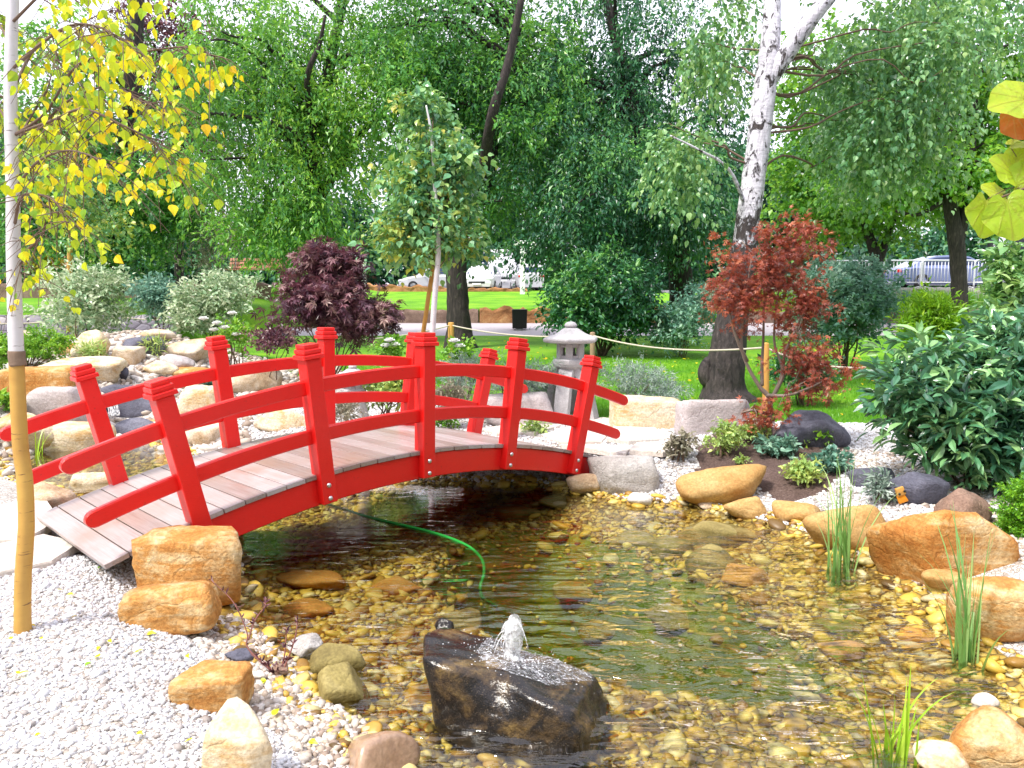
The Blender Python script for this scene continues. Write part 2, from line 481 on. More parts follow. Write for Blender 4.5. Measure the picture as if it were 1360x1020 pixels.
    def young(name, a, b, lent):
        t = NT(name); v = t.coord("Object", (1, 1, 7)); n1 = t.noise(v, 9, 4, .6); n2 = t.noise(t.coord("Object", (1, 1, 2)), 5, 4)
        c = t.mix(n2, a, b)
        c = t.mix(t.ramp(n1, [(.62, (0, 0, 0)), (.68, (1, 1, 1))]), c, lent)
        p = t.n("BsdfPrincipled", Base__Color=c, Roughness=.55); t.l(t.bump(n1, .3, .004), p.inputs["Normal"])
        return t.done(p)
    m['ybirch'] = young("white_birch_bark", (.74, .72, .76), (.52, .48, .50), (.10, .07, .06))
    m['ybark'] = young("yellow_birch_bark", (.66, .40, .09), (.40, .20, .045), (.16, .07, .03))
    m['peel'] = plain('peeling_brown_bark', (.30, .20, .14), .8, 0, .5, 30, .6)
    m['twig'] = plain("twig_bark", (.16, .10, .07), .8, 0, .3, 20, .4)
    m['mtwig'] = plain("maple_twig", (.30, .24, .20), .8, 0, .3, 20, .4)
    m['redtwig'] = plain("red_twig", (.30, .12, .10), .6, 0, .2)
    m['stake'] = plain("stake_wood", (.62, .32, .07), .7, 0, .3, 14, .3)
    m['graypost'] = plain("weathered_stake", (.36, .24, .15), .8, 0, .3, 14, .3)
    m['rope'] = plain("rope_fibre", (.66, .58, .48), .9, 0, .3, 40, .5)
    # leaves (real-world albedos, saturated)
    m['lf_mid'] = leafmat("leaf_mid_green", [(.012, .066, .038), (.042, .18, .062), (.15, .42, .09), (.38, .64, .10)], tcol=(.30, .62, .06), transl=.34)
    m['lf_light'] = leafmat("leaf_light_green", [(.014, .08, .040), (.06, .22, .065), (.17, .42, .075), (.40, .62, .07)], tcol=(.38, .70, .06), transl=.36)
    m['lf_dark'] = leafmat("leaf_dark_green", [(.008, .046, .032), (.026, .12, .065), (.065, .23, .09), (.18, .40, .08)], tcol=(.10, .32, .06), transl=.22)
    m['lf_bright'] = leafmat("leaf_bright_green", [(.02, .09, .02), (.06, .23, .03), (.15, .38, .04), (.32, .52, .05)], tcol=(.42, .72, .06), transl=.4)
    m['lf_birch'] = leafmat("leaf_birch_green", [(.04, .14, .065), (.10, .26, .11), (.22, .42, .16), (.40, .56, .20)], tcol=(.36, .6, .10), rough=.3, spec=.6, transl=.33)
    m['lf_yb'] = leafmat("leaf_young_birch", [(.03, .13, .07), (.08, .26, .13), (.18, .42, .20), (.34, .50, .14), (.5, .46, .06)], tcol=(.36, .6, .08), rough=.3, spec=.6, transl=.3)
    m['lf_yellow'] = leafmat("leaf_yellow_birch", [(.10, .34, .03), (.28, .56, .03), (.62, .74, .02), (.88, .74, .01), (.85, .50, .015)], tcol=(.95, .85, .03), transl=.42, clumpw=.35)
    m['lf_redbud'] = leafmat("leaf_yellow_green", [(.20, .40, .02), (.50, .62, .03), (.74, .72, .04)], tcol=(.80, .85, .05), transl=.4, mottle=38)
    def vein(name, cols, vc, tcol):
        t = NT(name); v = t.coord('Object')
        c = t.ramp(t.math('ADD', t.math('MULTIPLY', t.attr('clump'), .6), t.math('MULTIPLY', t.noise(v, 30, 5, .65), .4)), [(.25, cols[0]), (.5, cols[1]), (.75, cols[2])])
        c = t.mix(t.math('MULTIPLY', t.ramp(t.noise(v, 120, 4, .7), [(.55, (0, 0, 0)), (.7, (1, 1, 1))]), .3), c, cols[0])
        c = t.mix(t.math('MULTIPLY', t.attr('leaf'), .55), c, vc)
        p = t.n('BsdfPrincipled', Base__Color=c, Roughness=.42)
        t.l(t.bump(t.math('ADD', t.attr('leaf'), t.math('MULTIPLY', t.noise(v, 90, 3), .5)), .6, .003), p.inputs['Normal'])
        tr = t.n('BsdfTranslucent', Color=t.mix(.5, c, tcol)); x = t.n('MixShader'); x.inputs[0].default_value = .45
        t.l(p.outputs[0], x.inputs[1]); t.l(tr.outputs[0], x.inputs[2])
        return t.done(x)
    m['vein_yellow'] = vein('near_leaf_yellow_green', [(.18, .38, .02), (.38, .55, .03), (.64, .66, .04)], (.30, .26, .04), (.7, .75, .05))
    m['vein_orange'] = vein('near_leaf_orange', [(.36, .07, .02), (.55, .14, .03), (.62, .24, .05)], (.5, .3, .1), (.7, .25, .04))
    m['lf_orange'] = leafmat("leaf_orange_red", [(.45, .09, .02), (.62, .16, .03)], tcol=(.8, .25, .03), transl=.3)
    m['lf_purple'] = leafmat("leaf_purple", [(.028, .010, .022), (.10, .034, .06), (.22, .09, .11), (.38, .24, .21)], tcol=(.22, .05, .07), rough=.35, spec=.5, transl=.2)
    m['lf_red'] = leafmat("leaf_red_maple", [(.10, .022, .018), (.23, .050, .034), (.37, .085, .05), (.56, .19, .085)], tcol=(.6, .13, .05), transl=.28, clumpw=.4)
    m['lf_varieg'] = leafmat("leaf_variegated", [(.12, .26, .12), (.34, .48, .28), (.60, .68, .46), (.74, .77, .60)], tcol=(.6, .7, .4), transl=.25, clumpw=.3)
    m['lf_blue'] = leafmat("leaf_blue_green", [(.03, .11, .08), (.08, .22, .16), (.18, .36, .26), (.34, .50, .36)], transl=.2)
    m['lf_juniper'] = leafmat("leaf_grey_juniper", [(.07, .13, .10), (.16, .24, .19), (.32, .40, .34), (.48, .54, .48)], transl=.12, rough=.6)
    m['lf_rhodo'] = leafmat("leaf_glossy_dark", [(.014, .07, .045), (.04, .15, .08), (.10, .28, .12), (.28, .48, .18)], rough=.28, spec=.75, transl=.12)
    m['lf_box'] = leafmat("leaf_box_green", [(.05, .20, .01), (.13, .36, .015), (.28, .55, .03)], tcol=(.4, .7, .04), transl=.3, clumpw=.3)
    m['lf_thuja'] = leafmat("leaf_golden_thuja", [(.08, .24, .015), (.22, .44, .02), (.42, .60, .03)], tcol=(.5, .75, .04), transl=.3)
    m['lf_hedge'] = leafmat("leaf_hedge", [(.05, .20, .02), (.16, .40, .03), (.40, .62, .06)], tcol=(.4, .65, .04), transl=.3)
    m['lf_gold'] = leafmat("leaf_golden_shrub", [(.30, .28, .02), (.60, .48, .03), (.75, .6, .05)], transl=.3)
    m['lf_dry'] = leafmat("leaf_dry_grey", [(.14, .14, .09), (.28, .26, .18), (.42, .38, .30)], transl=.2)
    m['lf_reed'] = leafmat("reed_blades", [(.10, .28, .07), (.22, .44, .12), (.40, .58, .22)], tcol=(.4, .65, .15), rough=.35, transl=.3)
    m['lf_reedlt'] = leafmat("reed_blades_light", [(.16, .38, .02), (.34, .58, .03), (.52, .72, .08)], tcol=(.5, .75, .04), rough=.35, transl=.3)
    m['lf_grass'] = leafmat("lawn_blades", [(.03, .16, .01), (.08, .30, .012), (.20, .46, .02)], tcol=(.3, .6, .02), transl=.35)
    m['lf_lily'] = leafmat("lily_blades", [(.05, .22, .02), (.15, .42, .03), (.34, .60, .04)], tcol=(.4, .7, .04), transl=.35)
    m['lf_sedum'] = leafmat("leaf_sedum", [(.14, .30, .08), (.32, .48, .14), (.58, .66, .18)], transl=.25)
    m['petal'] = leafmat("white_petal", [(.78, .77, .74), (.85, .85, .85)], tcol=(.85, .85, .8), transl=.2)
    # ground sheets
    t = NT("gravel_ground"); v = t.coord("Object")
    vo = t.n("TexVoronoi", Vector=v, Scale=42.0); vd = t.n("TexVoronoi", _feature='DISTANCE_TO_EDGE', Vector=v, Scale=42.0).outputs[0]
    c = t.ramp(t.n("SeparateColor", Color=vo.outputs[1]).outputs[0], [(0, (.38, .32, .27)), (.3, (.56, .52, .48)), (1, (.76, .74, .73))])
    c = t.mix(t.ramp(vd, [(0, (1, 1, 1)), (.12, (0, 0, 0))]), c, (.16, .13, .11))
    p = t.n("BsdfPrincipled", Base__Color=c, Roughness=.8); t.l(t.bump(t.math('MINIMUM', vd, .25), .9, .02), p.inputs["Normal"])
    m['g_gravel'] = t.done(p)
    t = NT("pond_bed"); v = t.coord("Object")
    vo = t.n("TexVoronoi", Vector=v, Scale=16.0); vd = t.n("TexVoronoi", _feature='DISTANCE_TO_EDGE', Vector=v, Scale=16.0).outputs[0]
    c = t.ramp(t.n("SeparateColor", Color=vo.outputs[1]).outputs[0], [(0, (.16, .09, .02)), (.5, (.42, .28, .05)), (1, (.55, .42, .12))])
    c = t.mix(t.ramp(vd, [(0, (1, 1, 1)), (.12, (0, 0, 0))]), c, (.07, .045, .012))
    p = t.n("BsdfPrincipled", Base__Color=c, Roughness=.7); t.l(t.bump(t.math('MINIMUM', vd, .2), .8, .05), p.inputs["Normal"])
    m['g_bed'] = t.done(p)
    m['g_silt_depth'] = rockmat("pool_silt_depth_dark", [(.28, (.045, .075, .012)), (.5, (.14, .18, .025)), (.72, (.34, .35, .04))], 2.0, .9, .4)  # dark olive silt colour, adding depth darkness the water alone lacked
    t = NT("lawn_turf"); v = t.coord("Object")
    n1 = t.noise(v, .9, 5); n2 = t.noise(v, 34, 5, .75)
    c = t.ramp(t.math('ADD', t.math('MULTIPLY', n1, .55), t.math('MULTIPLY', n2, .45)), [(.3, (.05, .16, .010)), (.48, (.12, .33, .012)), (.62, (.24, .46, .02)), (.75, (.36, .44, .06))])
    p = t.n("BsdfPrincipled", Base__Color=c, Roughness=.8); t.l(t.bump(n2, 1, .04), p.inputs["Normal"])
    p.inputs["Specular IOR Level"].default_value = .2
    m['g_lawn'] = t.done(p)
    t = NT("mulch_soil"); v = t.coord("Object")
    n2 = t.noise(v, 55, 6, .7)
    c = t.ramp(t.math('ADD', t.math('MULTIPLY', n2, .7), t.math('MULTIPLY', t.noise(v, 3), .3)), [(.32, (.045, .025, .02)), (.55, (.15, .095, .08)), (.72, (.34, .26, .23))])
    p = t.n("BsdfPrincipled", Base__Color=c, Roughness=.95); t.l(t.bump(n2, 1, .03), p.inputs["Normal"])
    m['g_mulch'] = t.done(p)
    m['g_path'] = plain("path_paving", (.44, .40, .43), .85, 0, .2, 2.5, .3)
    m['g_street'] = plain("street_asphalt", (.16, .155, .165), .85, 0, .2, 3, .3)
    # walls
    t = NT("dry_stone_wall"); v = t.coord("Object", (1, 1, 1.9))
    vo = t.n("TexVoronoi", Vector=v, Scale=2.6); vd = t.n("TexVoronoi", _feature='DISTANCE_TO_EDGE', Vector=v, Scale=2.6).outputs[0]
    c = t.ramp(t.n("SeparateColor", Color=vo.outputs[1]).outputs[0], [(0, (.16, .14, .18)), (.5, (.27, .25, .30)), (1, (.42, .38, .40))])
    c = t.mix(t.ramp(vd, [(0, (1, 1, 1)), (.06, (0, 0, 0))]), c, (.05, .045, .05))
    p = t.n("BsdfPrincipled", Base__Color=c, Roughness=.9); t.l(t.bump(t.math('ADD', t.math('MINIMUM', vd, .2), t.math('MULTIPLY', t.noise(v, 20), .2)), .9, .08), p.inputs["Normal"])
    m['drystone'] = t.done(p)
    m['earthwall'] = rockmat("orange_rough_wall", [(.28, (.16, .07, .03)), (.5, (.40, .19, .08)), (.72, (.60, .38, .18))], 1.8, .9, 1.0)
    m['concrete'] = plain("weathered_concrete", (.40, .37, .36), .9, 0, .4, 2.5, .4)
    m['brownwall'] = rockmat("brown_low_wall", [(.28, (.12, .075, .06)), (.5, (.24, .16, .13)), (.72, (.38, .27, .21))], 1.8, .9, .8)
    # made things
    m['black'] = plain("black_metal", (.012, .012, .014), .4, 0, .1)
    m['galv'] = plain("galvanised_steel", (.68, .69, .74), .4, .2, .15)
    m['white'] = plain("white_paint", (.80, .80, .80), .4, 0, .06)
    m['carwhite'] = plain("white_car_paint", (.55, .55, .58), .25, 0, .03, coat=.6)
    m['carblue'] = plain("silver_blue_car_paint", (.17, .21, .38), .25, .4, .03, coat=.8)
    m['carred'] = plain("red_car_paint", (.45, .02, .05), .25, 0, .03, coat=.6)
    m['glass'] = plain("car_glass", (.02, .035, .09), .1, 0, .02, spec=.5)
    m['tyre'] = plain("tyre_rubber", (.015, .015, .016), .8)
    m['rim'] = plain("alloy_rim", (.55, .55, .58), .3, .8)
    m['tail'] = plain("tail_lamp", (.5, .01, .01), .2)
    m['bench'] = plain("bench_slats", (.55, .25, .17), .6, 0, .25, 9, .2)
    m['hose'] = plain("green_hose", (.02, .36, .05), .4, 0, .4, 14)
    m['marker'] = plain("orange_plastic", (.85, .30, .01), .4, 0, .1)
    m['roof'] = plain("dark_cladding", (.03, .03, .045), .6, 0, .2)
mats()

# ------------------------------------------------------------------ the setting
def axis_coords(a, b, step, lo, hi, growth=1.13):
    mid = list(np.arange(a, b + 1e-6, step)); L = []; R = []
    s = step; x = a
    while x > lo:
        s *= growth; x -= s; L.append(x)
    s = step; x = b
    while x < hi:
        s *= growth; x += s; R.append(x)
    return np.array(L[::-1] + mid + R)

LAWN_X = [-60, -20, -6, -2, 0, 1, 3, 5, 8, 20, 60]
LAWN_Y = [16, 16, 14.6, 12.2, 9.9, 9.3, 9.2, 9.0, 8.6, 8, 8]
MULCH = np.array([Z(a, b, .27)[:2] for a, b in [(925, 600), (955, 586), (1010, 578), (1080, 580), (1120, 595), (1135, 615), (1100, 640), (1040, 640), (990, 622), (930, 628)]])

def build_ground():
    xs = axis_coords(-6.2, 4.6, 0.06, -150, 150)
    ys = axis_coords(1.6, 11.2, 0.06, -3, 400)
    extra = np.array([22.0, 22.06, 24.0, 28.0, 28.06, 28.15, 28.4, 28.46, 32.2, 32.26, 32.45, 46])
    ys = np.unique(np.round(np.concatenate([ys, extra]), 4))
    X, Y = np.meshgrid(xs, ys)
    Zg = ground(X, Y)
    V = np.stack([X, Y, Zg], -1).reshape(-1, 3)
    nx, ny = len(xs), len(ys)
    i, j = np.meshgrid(np.arange(ny - 1), np.arange(nx - 1), indexing='ij')
    a = (i * nx + j).ravel()
    F = np.stack([a, a + 1, a + nx + 1, a + nx], -1)
    C = V[F].mean(1); x, y = C[:, 0], C[:, 1]
    zone = np.zeros(len(F), int)                                        # gravel
    zone[y > np.interp(x, LAWN_X, LAWN_Y)] = 1                          # lawn
    wy = wall_y(x)
    zone[(y > np.where(x < -8, 18.5, 24.0)) & (y < wy)] = 2             # path
    zone[(y > np.where(x > 7.2, 32.4, 46))] = 3                         # street
    zone[sdist(x, y, MULCH) > 0] = 4
    s = np.where(y < 13, sdist(x, y, POND), -5)
    steep = np.ptp(V[F][:, :, 2], axis=1) > .2
    zone[steep & (y > 20)] = 1
    zone[s > -.02] = 5
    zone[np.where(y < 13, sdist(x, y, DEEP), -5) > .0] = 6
    zone[(x > 3.4) & (y < 9.6) & (s < -.5) & (x > 5.0)] = 4
    for k, (nm, mt) in enumerate((("gravel_ground", 'g_gravel'), ("lawn", 'g_lawn'), ("footpath", 'g_path'), ("street", 'g_street'), ("mulch_bed", 'g_mulch'), ("pond_bed", 'g_bed'), ("pool_bed", 'g_silt_depth'))):
        f = F[zone == k]
        u, inv = np.unique(f, return_inverse=True)
        mb = MB(); mb.add(V[u], inv.reshape(-1, 4))
        tag(mb.build(nm, MAT[mt]), kind='structure')
build_ground()

FOUNT = Z(690, 905, 0)
def build_water():
    t = NT("pond_water")
    v = t.coord("Object")
    off = t.n("Mapping", Vector=v); off.inputs[1].default_value = (-FOUNT[0], -FOUNT[1], 0)
    ln = t.n("VectorMath", _operation='LENGTH'); t.l(off.outputs[0], ln.inputs[0])
    r = ln.outputs["Value"]
    wv = t.n("TexNoise", Vector=v, Scale=2.2, Detail=2.0).outputs[0]
    ph = t.math('ADD', t.math('MULTIPLY', r, 40), t.math('MULTIPLY', wv, 16))
    rings = t.math('MULTIPLY', t.math('SINE', ph), t.math('DIVIDE', 1.0, t.math('ADD', 1.0, t.math('MULTIPLY', t.math('POWER', r, 2.0), .55))))
    st = t.n("Mapping", Vector=v); st.inputs[2].default_value = (0, 0, .5); st.inputs[3].default_value = (1.2, 3.6, 1)
    n1 = t.noise(st.outputs[0], 2.4, 3, .5, .8)
    n2 = t.noise(v, 26, 2, .5)
    # the near water is livelier than the calm water under the bridge
    sep = t.n("SeparateXYZ", Vector=v)
    near = t.n("MapRange", Value=sep.outputs[1]); near.inputs[1].default_value = 6.2; near.inputs[2].default_value = 3.0; near.inputs[3].default_value = .12; near.inputs[4].default_value = 1.0
    sx = t.n("MapRange", Value=sep.outputs[0]); sx.inputs[1].default_value = -1.2; sx.inputs[2].default_value = 0.6; sx.inputs[3].default_value = .25; sx.inputs[4].default_value = 1.0
    live = t.math('MULTIPLY', near.outputs[0], sx.outputs[0])
    h = t.math('ADD', t.math('MULTIPLY', rings, .2), t.math('ADD', t.math('MULTIPLY', n1, 1.5), t.math('MULTIPLY', n2, .08)))
    h = t.math('MULTIPLY', h, live)
    nb = t.bump(h, 1.0, .05)
    fr = t.n("Fresnel", IOR=1.52); t.l(nb, fr.inputs["Normal"])
    gl = t.n("BsdfGlossy", Color=(1, 1, 1), Roughness=.02); t.l(nb, gl.inputs["Normal"])
    tr = t.n("BsdfTransparent", Color=(.97, .98, .93))
    mx = t.n("MixShader"); t.l(t.math('MINIMUM', t.math('MULTIPLY', fr.outputs[0], 1.25), 1.0), mx.inputs[0]); t.l(tr.outputs[0], mx.inputs[1]); t.l(gl.outputs[0], mx.inputs[2])
    ab = t.n("VolumeAbsorption", Color=(.76, .81, .20), Density=.75)
    t.l(mx.outputs[0], t.out.inputs[0]); t.l(ab.outputs[0], t.out.inputs[1])
    bm = bmesh.new()
    c = POND.mean(0)
    P2 = []
    n = len(POND)
    for i in range(n):
        e = POND[(i + 1) % n] - POND[i - 1]
        nn = np.array([e[1], -e[0]]); nn /= np.linalg.norm(nn)
        q = POND[i] + nn * .22
        if sdist(q[0], q[1], POND) > 0: q = POND[i] - nn * .22
        P2.append(q)
    top = [bm.verts.new((p[0], p[1], 0)) for p in P2]
    bot = [bm.verts.new((p[0], p[1], -1.3)) for p in P2]
    bm.faces.new(top); bm.faces.new(bot[::-1])
    for i in range(n):
        bm.faces.new((top[i], bot[i], bot[(i + 1) % n], top[(i + 1) % n]))
    bmesh.ops.recalc_face_normals(bm, faces=bm.faces)
    me = bpy.data.meshes.new("water"); bm.to_mesh(me); bm.free()
    me.materials.append(t.m)
    o = bpy.data.objects.new("pond_water", me); COL.objects.link(o)
    tag(o, kind='structure')
build_water()

# low walls of the terraces
def wallstrip(name, label, mat, pts, h0, h1, th, seed, rough=.05, group=None):
    """a wall along ground points (x,y); heights above the ground in front; uneven top and face"""
    P = smooth_path(np.array([[a, b, 0] for a, b in pts]), 1)
    L = np.concatenate([[0], np.cumsum(np.linalg.norm(np.diff(P, axis=0), axis=1))])
    n = int(L[-1] / .22) + 2
    s = np.linspace(0, L[-1], n)
    x = np.interp(s, L, P[:, 0]); y = np.interp(s, L, P[:, 1])
    z0 = ground(x, y - .12) - .1
    rs = np.random.RandomState(seed)
    nv = 7
    V = []
    for k in range(n):
        top = rs.normal() * rough
        h = np.interp(k, [0, n - 1], [h0, h1]) + top
        col = [(-th / 2 + rs.normal() * rough * .6, (h + .1) * v / 4) for v in range(5)] + [(0, h + .1 + rs.normal() * rough * .4), (th / 2, h + .1)]
        V += [[x[k], y[k] + dy, z0[k] + dz] for dy, dz in col]
    V = np.array(V)
    i, j = np.meshgrid(np.arange(n - 1), np.arange(nv - 1), indexing='ij')
    a = (i * nv + j).ravel()
    F = np.stack([a, a + nv, a + nv + 1, a + 1], -1)
    mb = MB(); mb.add(V, F)
    o = mb.build(name, MAT[mat], loc=(x[n // 2], y[n // 2], z0[n // 2]), sub=(x[n // 2], y[n // 2], z0[n // 2]))
    return tag(o, label, "wall", group)

wallstrip("stone_wall", "grey dry stone retaining wall behind the hedge and variegated shrubs", 'drystone', [(-40, 21.9), (-9.2, 21.9)], .72, .70, .3, 1, .03)
wallstrip("stone_wall", "dark low stone wall under the wooden park benches", 'brownwall', [(-50, 28.0), (-8.4, 28.0)], .52, .52, .3, 2, .03)
wallstrip("garden_wall", "low brown retaining wall edging the bright raised lawn", 'brownwall', [(-7.4, 28.3), (-1.2, 28.3)], .46, .46, .3, 3, .025)
wallstrip("garden_wall", "rough orange stone retaining wall behind the black litter bin", 'earthwall', [(-1.15, 28.3), (7.2, 28.3)], .52, .46, .35, 4, .07)
wallstrip("garden_wall", "low brown wall in front of the green lily border", 'brownwall', [(7.3, 28.3), (40, 28.3)], .40, .40, .3, 5, .04)
wallstrip("kerb_wall", "weathered concrete kerb wall beneath the crowd barriers and silver car", 'concrete', [(7.5, 32.3), (60, 32.3)], .62, .62, .35, 6, .02)
wallstrip("garden_wall", "broken orange stone wall along the street behind the raised lawn", 'earthwall', [(-9, 45.3), (1.0, 45.3)], .34, .22, .4, 7, .07)

# ------------------------------------------------------------------ rocks
def rock_verts(seed, dims, planes=22, sharp=14, rough=.045, sub=4, blk=0.0, tilt=0.15):
    rs = np.random.RandomState(seed)
    D, F = ico(sub)
    N = rs.normal(size=(planes, 3)); N /= np.linalg.norm(N, axis=1)[:, None]
    O = rs.uniform(.66, .98, planes)
    if blk > 0:
        if blk >= 1: sharp = 55; tilt = .06
        B = np.array([[1, 0, 0], [-1, 0, 0], [0, 1, 0], [0, -1, 0], [0, 0, 1], [0, 0, -1.0]]) + rs.normal(size=(6, 3)) * tilt
        B /= np.linalg.norm(B, axis=1)[:, None]
        N = np.concatenate([N, B]); O = np.concatenate([O + blk * .35, np.full(6, .72)])
    dn = np.maximum(D @ N.T, 1e-3)
    R = (np.sum((O[None] / dn) ** (-sharp), 1)) ** (-1.0 / sharp)
    V = D * R[:, None]
    V = V + D * (rough * fbm(V, 2.6, 4, seed % 7))[:, None] + D * (rough * .5 * -np.abs(fbm(V + 3, 4.2, 3, seed % 5)))[:, None]
    V = V + D * (.012 * fbm(V, 11, 3, seed % 6) - .014 * (1 - np.abs(fbm(V * np.array([1, 1, 1.8]), 5.5, 2, seed % 4))) ** 6)[:, None]
    lo, hi = V.min(0), V.max(0)
    V = (V - (lo + hi) / 2) / (hi - lo) * np.asarray(dims)
    V[:, 2] += dims[2] / 2
    return V, F

def rock(box_, mat, label, name="rock", cat="rock", seed=None, depth=.75, planes=22, sharp=20, rough=.045, blk=0.0, water=False, sink=.28, rz=None, group=None, sub=4, y=None, z=None):
    x0, y0, x1, y1 = box_
    px = (x0 + x1) / 2
    if y is not None: p = W(px, y1, y)
    elif water: p = Z(px, y1, 0)
    else: p = G(px, y1)
    m = mpp(p)
    w = (x1 - x0) * m; hp = (y1 - y0) * m
    d = w * depth
    phi = math.atan2(EYE - p[2], p[1])
    h = max((hp - d * math.sin(phi) * .62) / math.cos(phi), .28 * hp, .02)
    seed = seed if seed is not None else int(x0 * 7 + y0 * 3) % 9973
    rs = np.random.RandomState(seed)
    V, F = rock_verts(seed, (w, d, h * (1 + sink)), planes, sharp, rough, sub, blk)
    V[:, 2] -= h * sink
    if rz is not None: V = V @ rotz(rz).T
    mb = MB(); mb.add(V, F)
    o = mb.build(name, MAT[mat], loc=(p[0], p[1] + d * .42, p[2] if not water else 0))
    return tag(o, label, cat, group)

R = rock
# left bank
R((173, 699, 323, 812), 'orange', "large blocky orange sandstone boulder at the near left bridge foot", blk=.5, sharp=26, depth=.55, seed=13, planes=14, rough=.06)
R((157, 768, 284, 840), 'orange', "squat orange and cream boulder in front of the large bridge foot boulder", sharp=20, depth=.6, seed=23, rough=.06, blk=.4)
R((222, 880, 325, 946), 'orange', "rough orange boulder on white gravel below the two bridge foot boulders", sharp=14, depth=.7, seed=5, rough=.05, blk=.7)
R((262, 942, 359, 1045), 'cream', "pale cream triangular boulder at the bottom edge of the gravel bank", sharp=18, depth=.6, seed=61, blk=.3)
R((443, 970, 550, 1050), 'wettan', "smooth rounded tan boulder in shallow water at the bottom edge", sharp=6, depth=.9, seed=9, rough=.01, water=True, planes=12, sink=.3)
R((236, 703, 252, 713), 'tan', "tiny brown stone lying on top of the large orange boulder", name="small_stone", y=4.35, sub=2)
R((374, 843, 424, 872), 'granite', "white and black stone half out of the water by red stems", water=True, sink=.4)
R((404, 852, 482, 892), 'bedstone', "rounded grey green stone just under water beside red stems", water=True, sink=.9, sharp=8)
R((414, 882, 494, 934), 'bedstone', "flat angular olive slab under shallow water near left bank", water=True, sink=.95, depth=.9, sharp=20)
R((296, 862, 334, 882), 'slate', "flat bluish stone at the left water edge above the rough boulder", sub=3)
R((355, 880, 382, 900), 'brown', "small brown stone at the foot of the red stemmed plant", sub=3)
R((330, 890, 352, 906), 'slab', "small white stone on the bank below the red stemmed plant", sub=3)
R((576, 820, 603, 842), 'wetdark', "small wet dark stone poking out of water behind the fountain rock", name="small_stone", water=True, sink=.4, seed=3)
# under water
def bedrock(b, mat, label, **k):
    px, py = (b[0] + b[2]) / 2, b[3]
    p = G(px, py)
    return rock(b, mat, label, name="flat_stone", cat="stone", group="flat stones lying under the water", y=p[1], sink=.5, **k)
bedrock((358, 755, 458, 787), 'bedorange', "rounded orange stone under water right of the bridge foot boulder", depth=.6, sharp=7)
bedrock((366, 793, 442, 822), 'bedorange', "flat dull orange slab under water nearest the left bank", depth=.6, sharp=20)
bedrock((440, 695, 512, 722), 'bedstone', "flat dark olive slab under water beneath the bridge", depth=.7, sharp=20)
bedrock((566, 806, 640, 838), 'bedstone', "flat olive slab under water behind the small wet stone", depth=.7, sharp=20)
bedrock((490, 765, 560, 790), 'bedorange', "broad tawny slab under water below the bridge reflection", depth=.7, sharp=20)
bedrock((812, 705, 882, 732), 'bedstone', "square yellow flagstone under water at the far rim of the pool", depth=.8, sharp=24)
bedrock((870, 712, 925, 742), 'bedstone', "second olive flagstone under water along the rim of the pool", depth=.8, sharp=24)
bedrock((915, 722, 985, 760), 'bedstone', "largest olive flagstone under water along the rim of the pool", depth=.8, sharp=24)
bedrock((960, 745, 1030, 780), 'bedorange', "brownish flagstone under water at the right corner of the pool", depth=.8, sharp=20)
bedrock((900, 682, 1020, 730), 'bedstone', "wide pale slab under water in front of the ochre boulder", depth=.8, sharp=20)
bedrock((1078, 822, 1150, 842), 'bedstone', "oval olive stone under water in front of the tall reeds", depth=.7, sharp=8)
bedrock((1095, 850, 1160, 880), 'bedorange', "oval tawny stone under water left of the right reeds", depth=.7, sharp=8)
bedrock((1200, 834, 1252, 856), 'bedorange', "round ochre stone under water left of the right reeds", depth=.7, sharp=7)
bedrock((735, 770, 830, 800), 'bedstone', "long submerged slab in the middle of the dark pool", depth=.6, sharp=16)
bedrock((860, 800, 960, 836), 'bedstone', "broad submerged slab at the right side of the dark pool", depth=.6, sharp=16)
bedrock((770, 820, 850, 850), 'bedstone', "submerged slab in the pool right behind the fountain rock", depth=.6, sharp=16)
bedrock((655, 668, 720, 692), 'bedstone', "yellow green slab under water in the bridge shade", depth=.8, sharp=20)
bedrock((715, 655, 770, 676), 'bedstone', "olive slab under water beside the tan round boulder", depth=.8, sharp=20)
# right and far bank
R((782, 601, 881, 656), 'granite', "light grey granite boulder beside the right end of the bridge", sharp=18, depth=.6, seed=77, rough=.05, blk=.3)
R((752, 625, 798, 662), 'tan', "rounded tan boulder under the right end of the bridge", sharp=7, depth=.8, seed=14, rough=.015)
R((834, 653, 869, 673), 'slab', "small pale round stone at the water edge by the granite boulder", sharp=6, sub=3, water=True)
R((902, 610, 1024, 674), 'ochre', "big smooth ochre boulder in front of the mulch bed", sharp=8, depth=.6, seed=32, rough=.03)
R((961, 655, 1024, 690), 'ochre', "low ochre stone leaning at the right foot of the big ochre boulder", sharp=8, seed=44)
R((928, 660, 968, 674), 'tan', "thin tan stone at the water edge below the big ochre boulder", sharp=10, sub=3, seed=4)
R((1034, 664, 1100, 696), 'ochre', "flat tan stone on gravel left of the tall reeds", sharp=8, seed=31)
R((1077, 664, 1190, 732), 'ochre', "rounded ochre boulder behind the tall reeds", sharp=7, depth=.65, seed=27, rough=.02)
R((1182, 658, 1370, 772), 'orange', "large long orange boulder with pale top on the right bank", sharp=24, depth=.6, seed=92, rough=.06, planes=14, blk=.35, sink=.5)
R((1284, 758, 1420, 862), 'orange', "orange boulder behind the right reeds at the picture edge", sharp=10, depth=.7, seed=38, rough=.03)
R((1227, 753, 1294, 790), 'ochre', "small smooth oval yellow stone in front of the long orange boulder", sharp=5, seed=18, rough=.01)
R((1280, 936, 1400, 1050), 'orange', "orange boulder in the bottom right corner of the pond", sharp=8, depth=.9, seed=71, rough=.03)
R((1226, 986, 1296, 1030), 'cream', "small cream stone left of the bottom right corner boulder", sharp=8, seed=8, water=True)
R((1296, 920, 1332, 940), 'slab', "flat white stone above the bottom right corner boulder", sharp=14, sub=3, water=True, sink=.4)
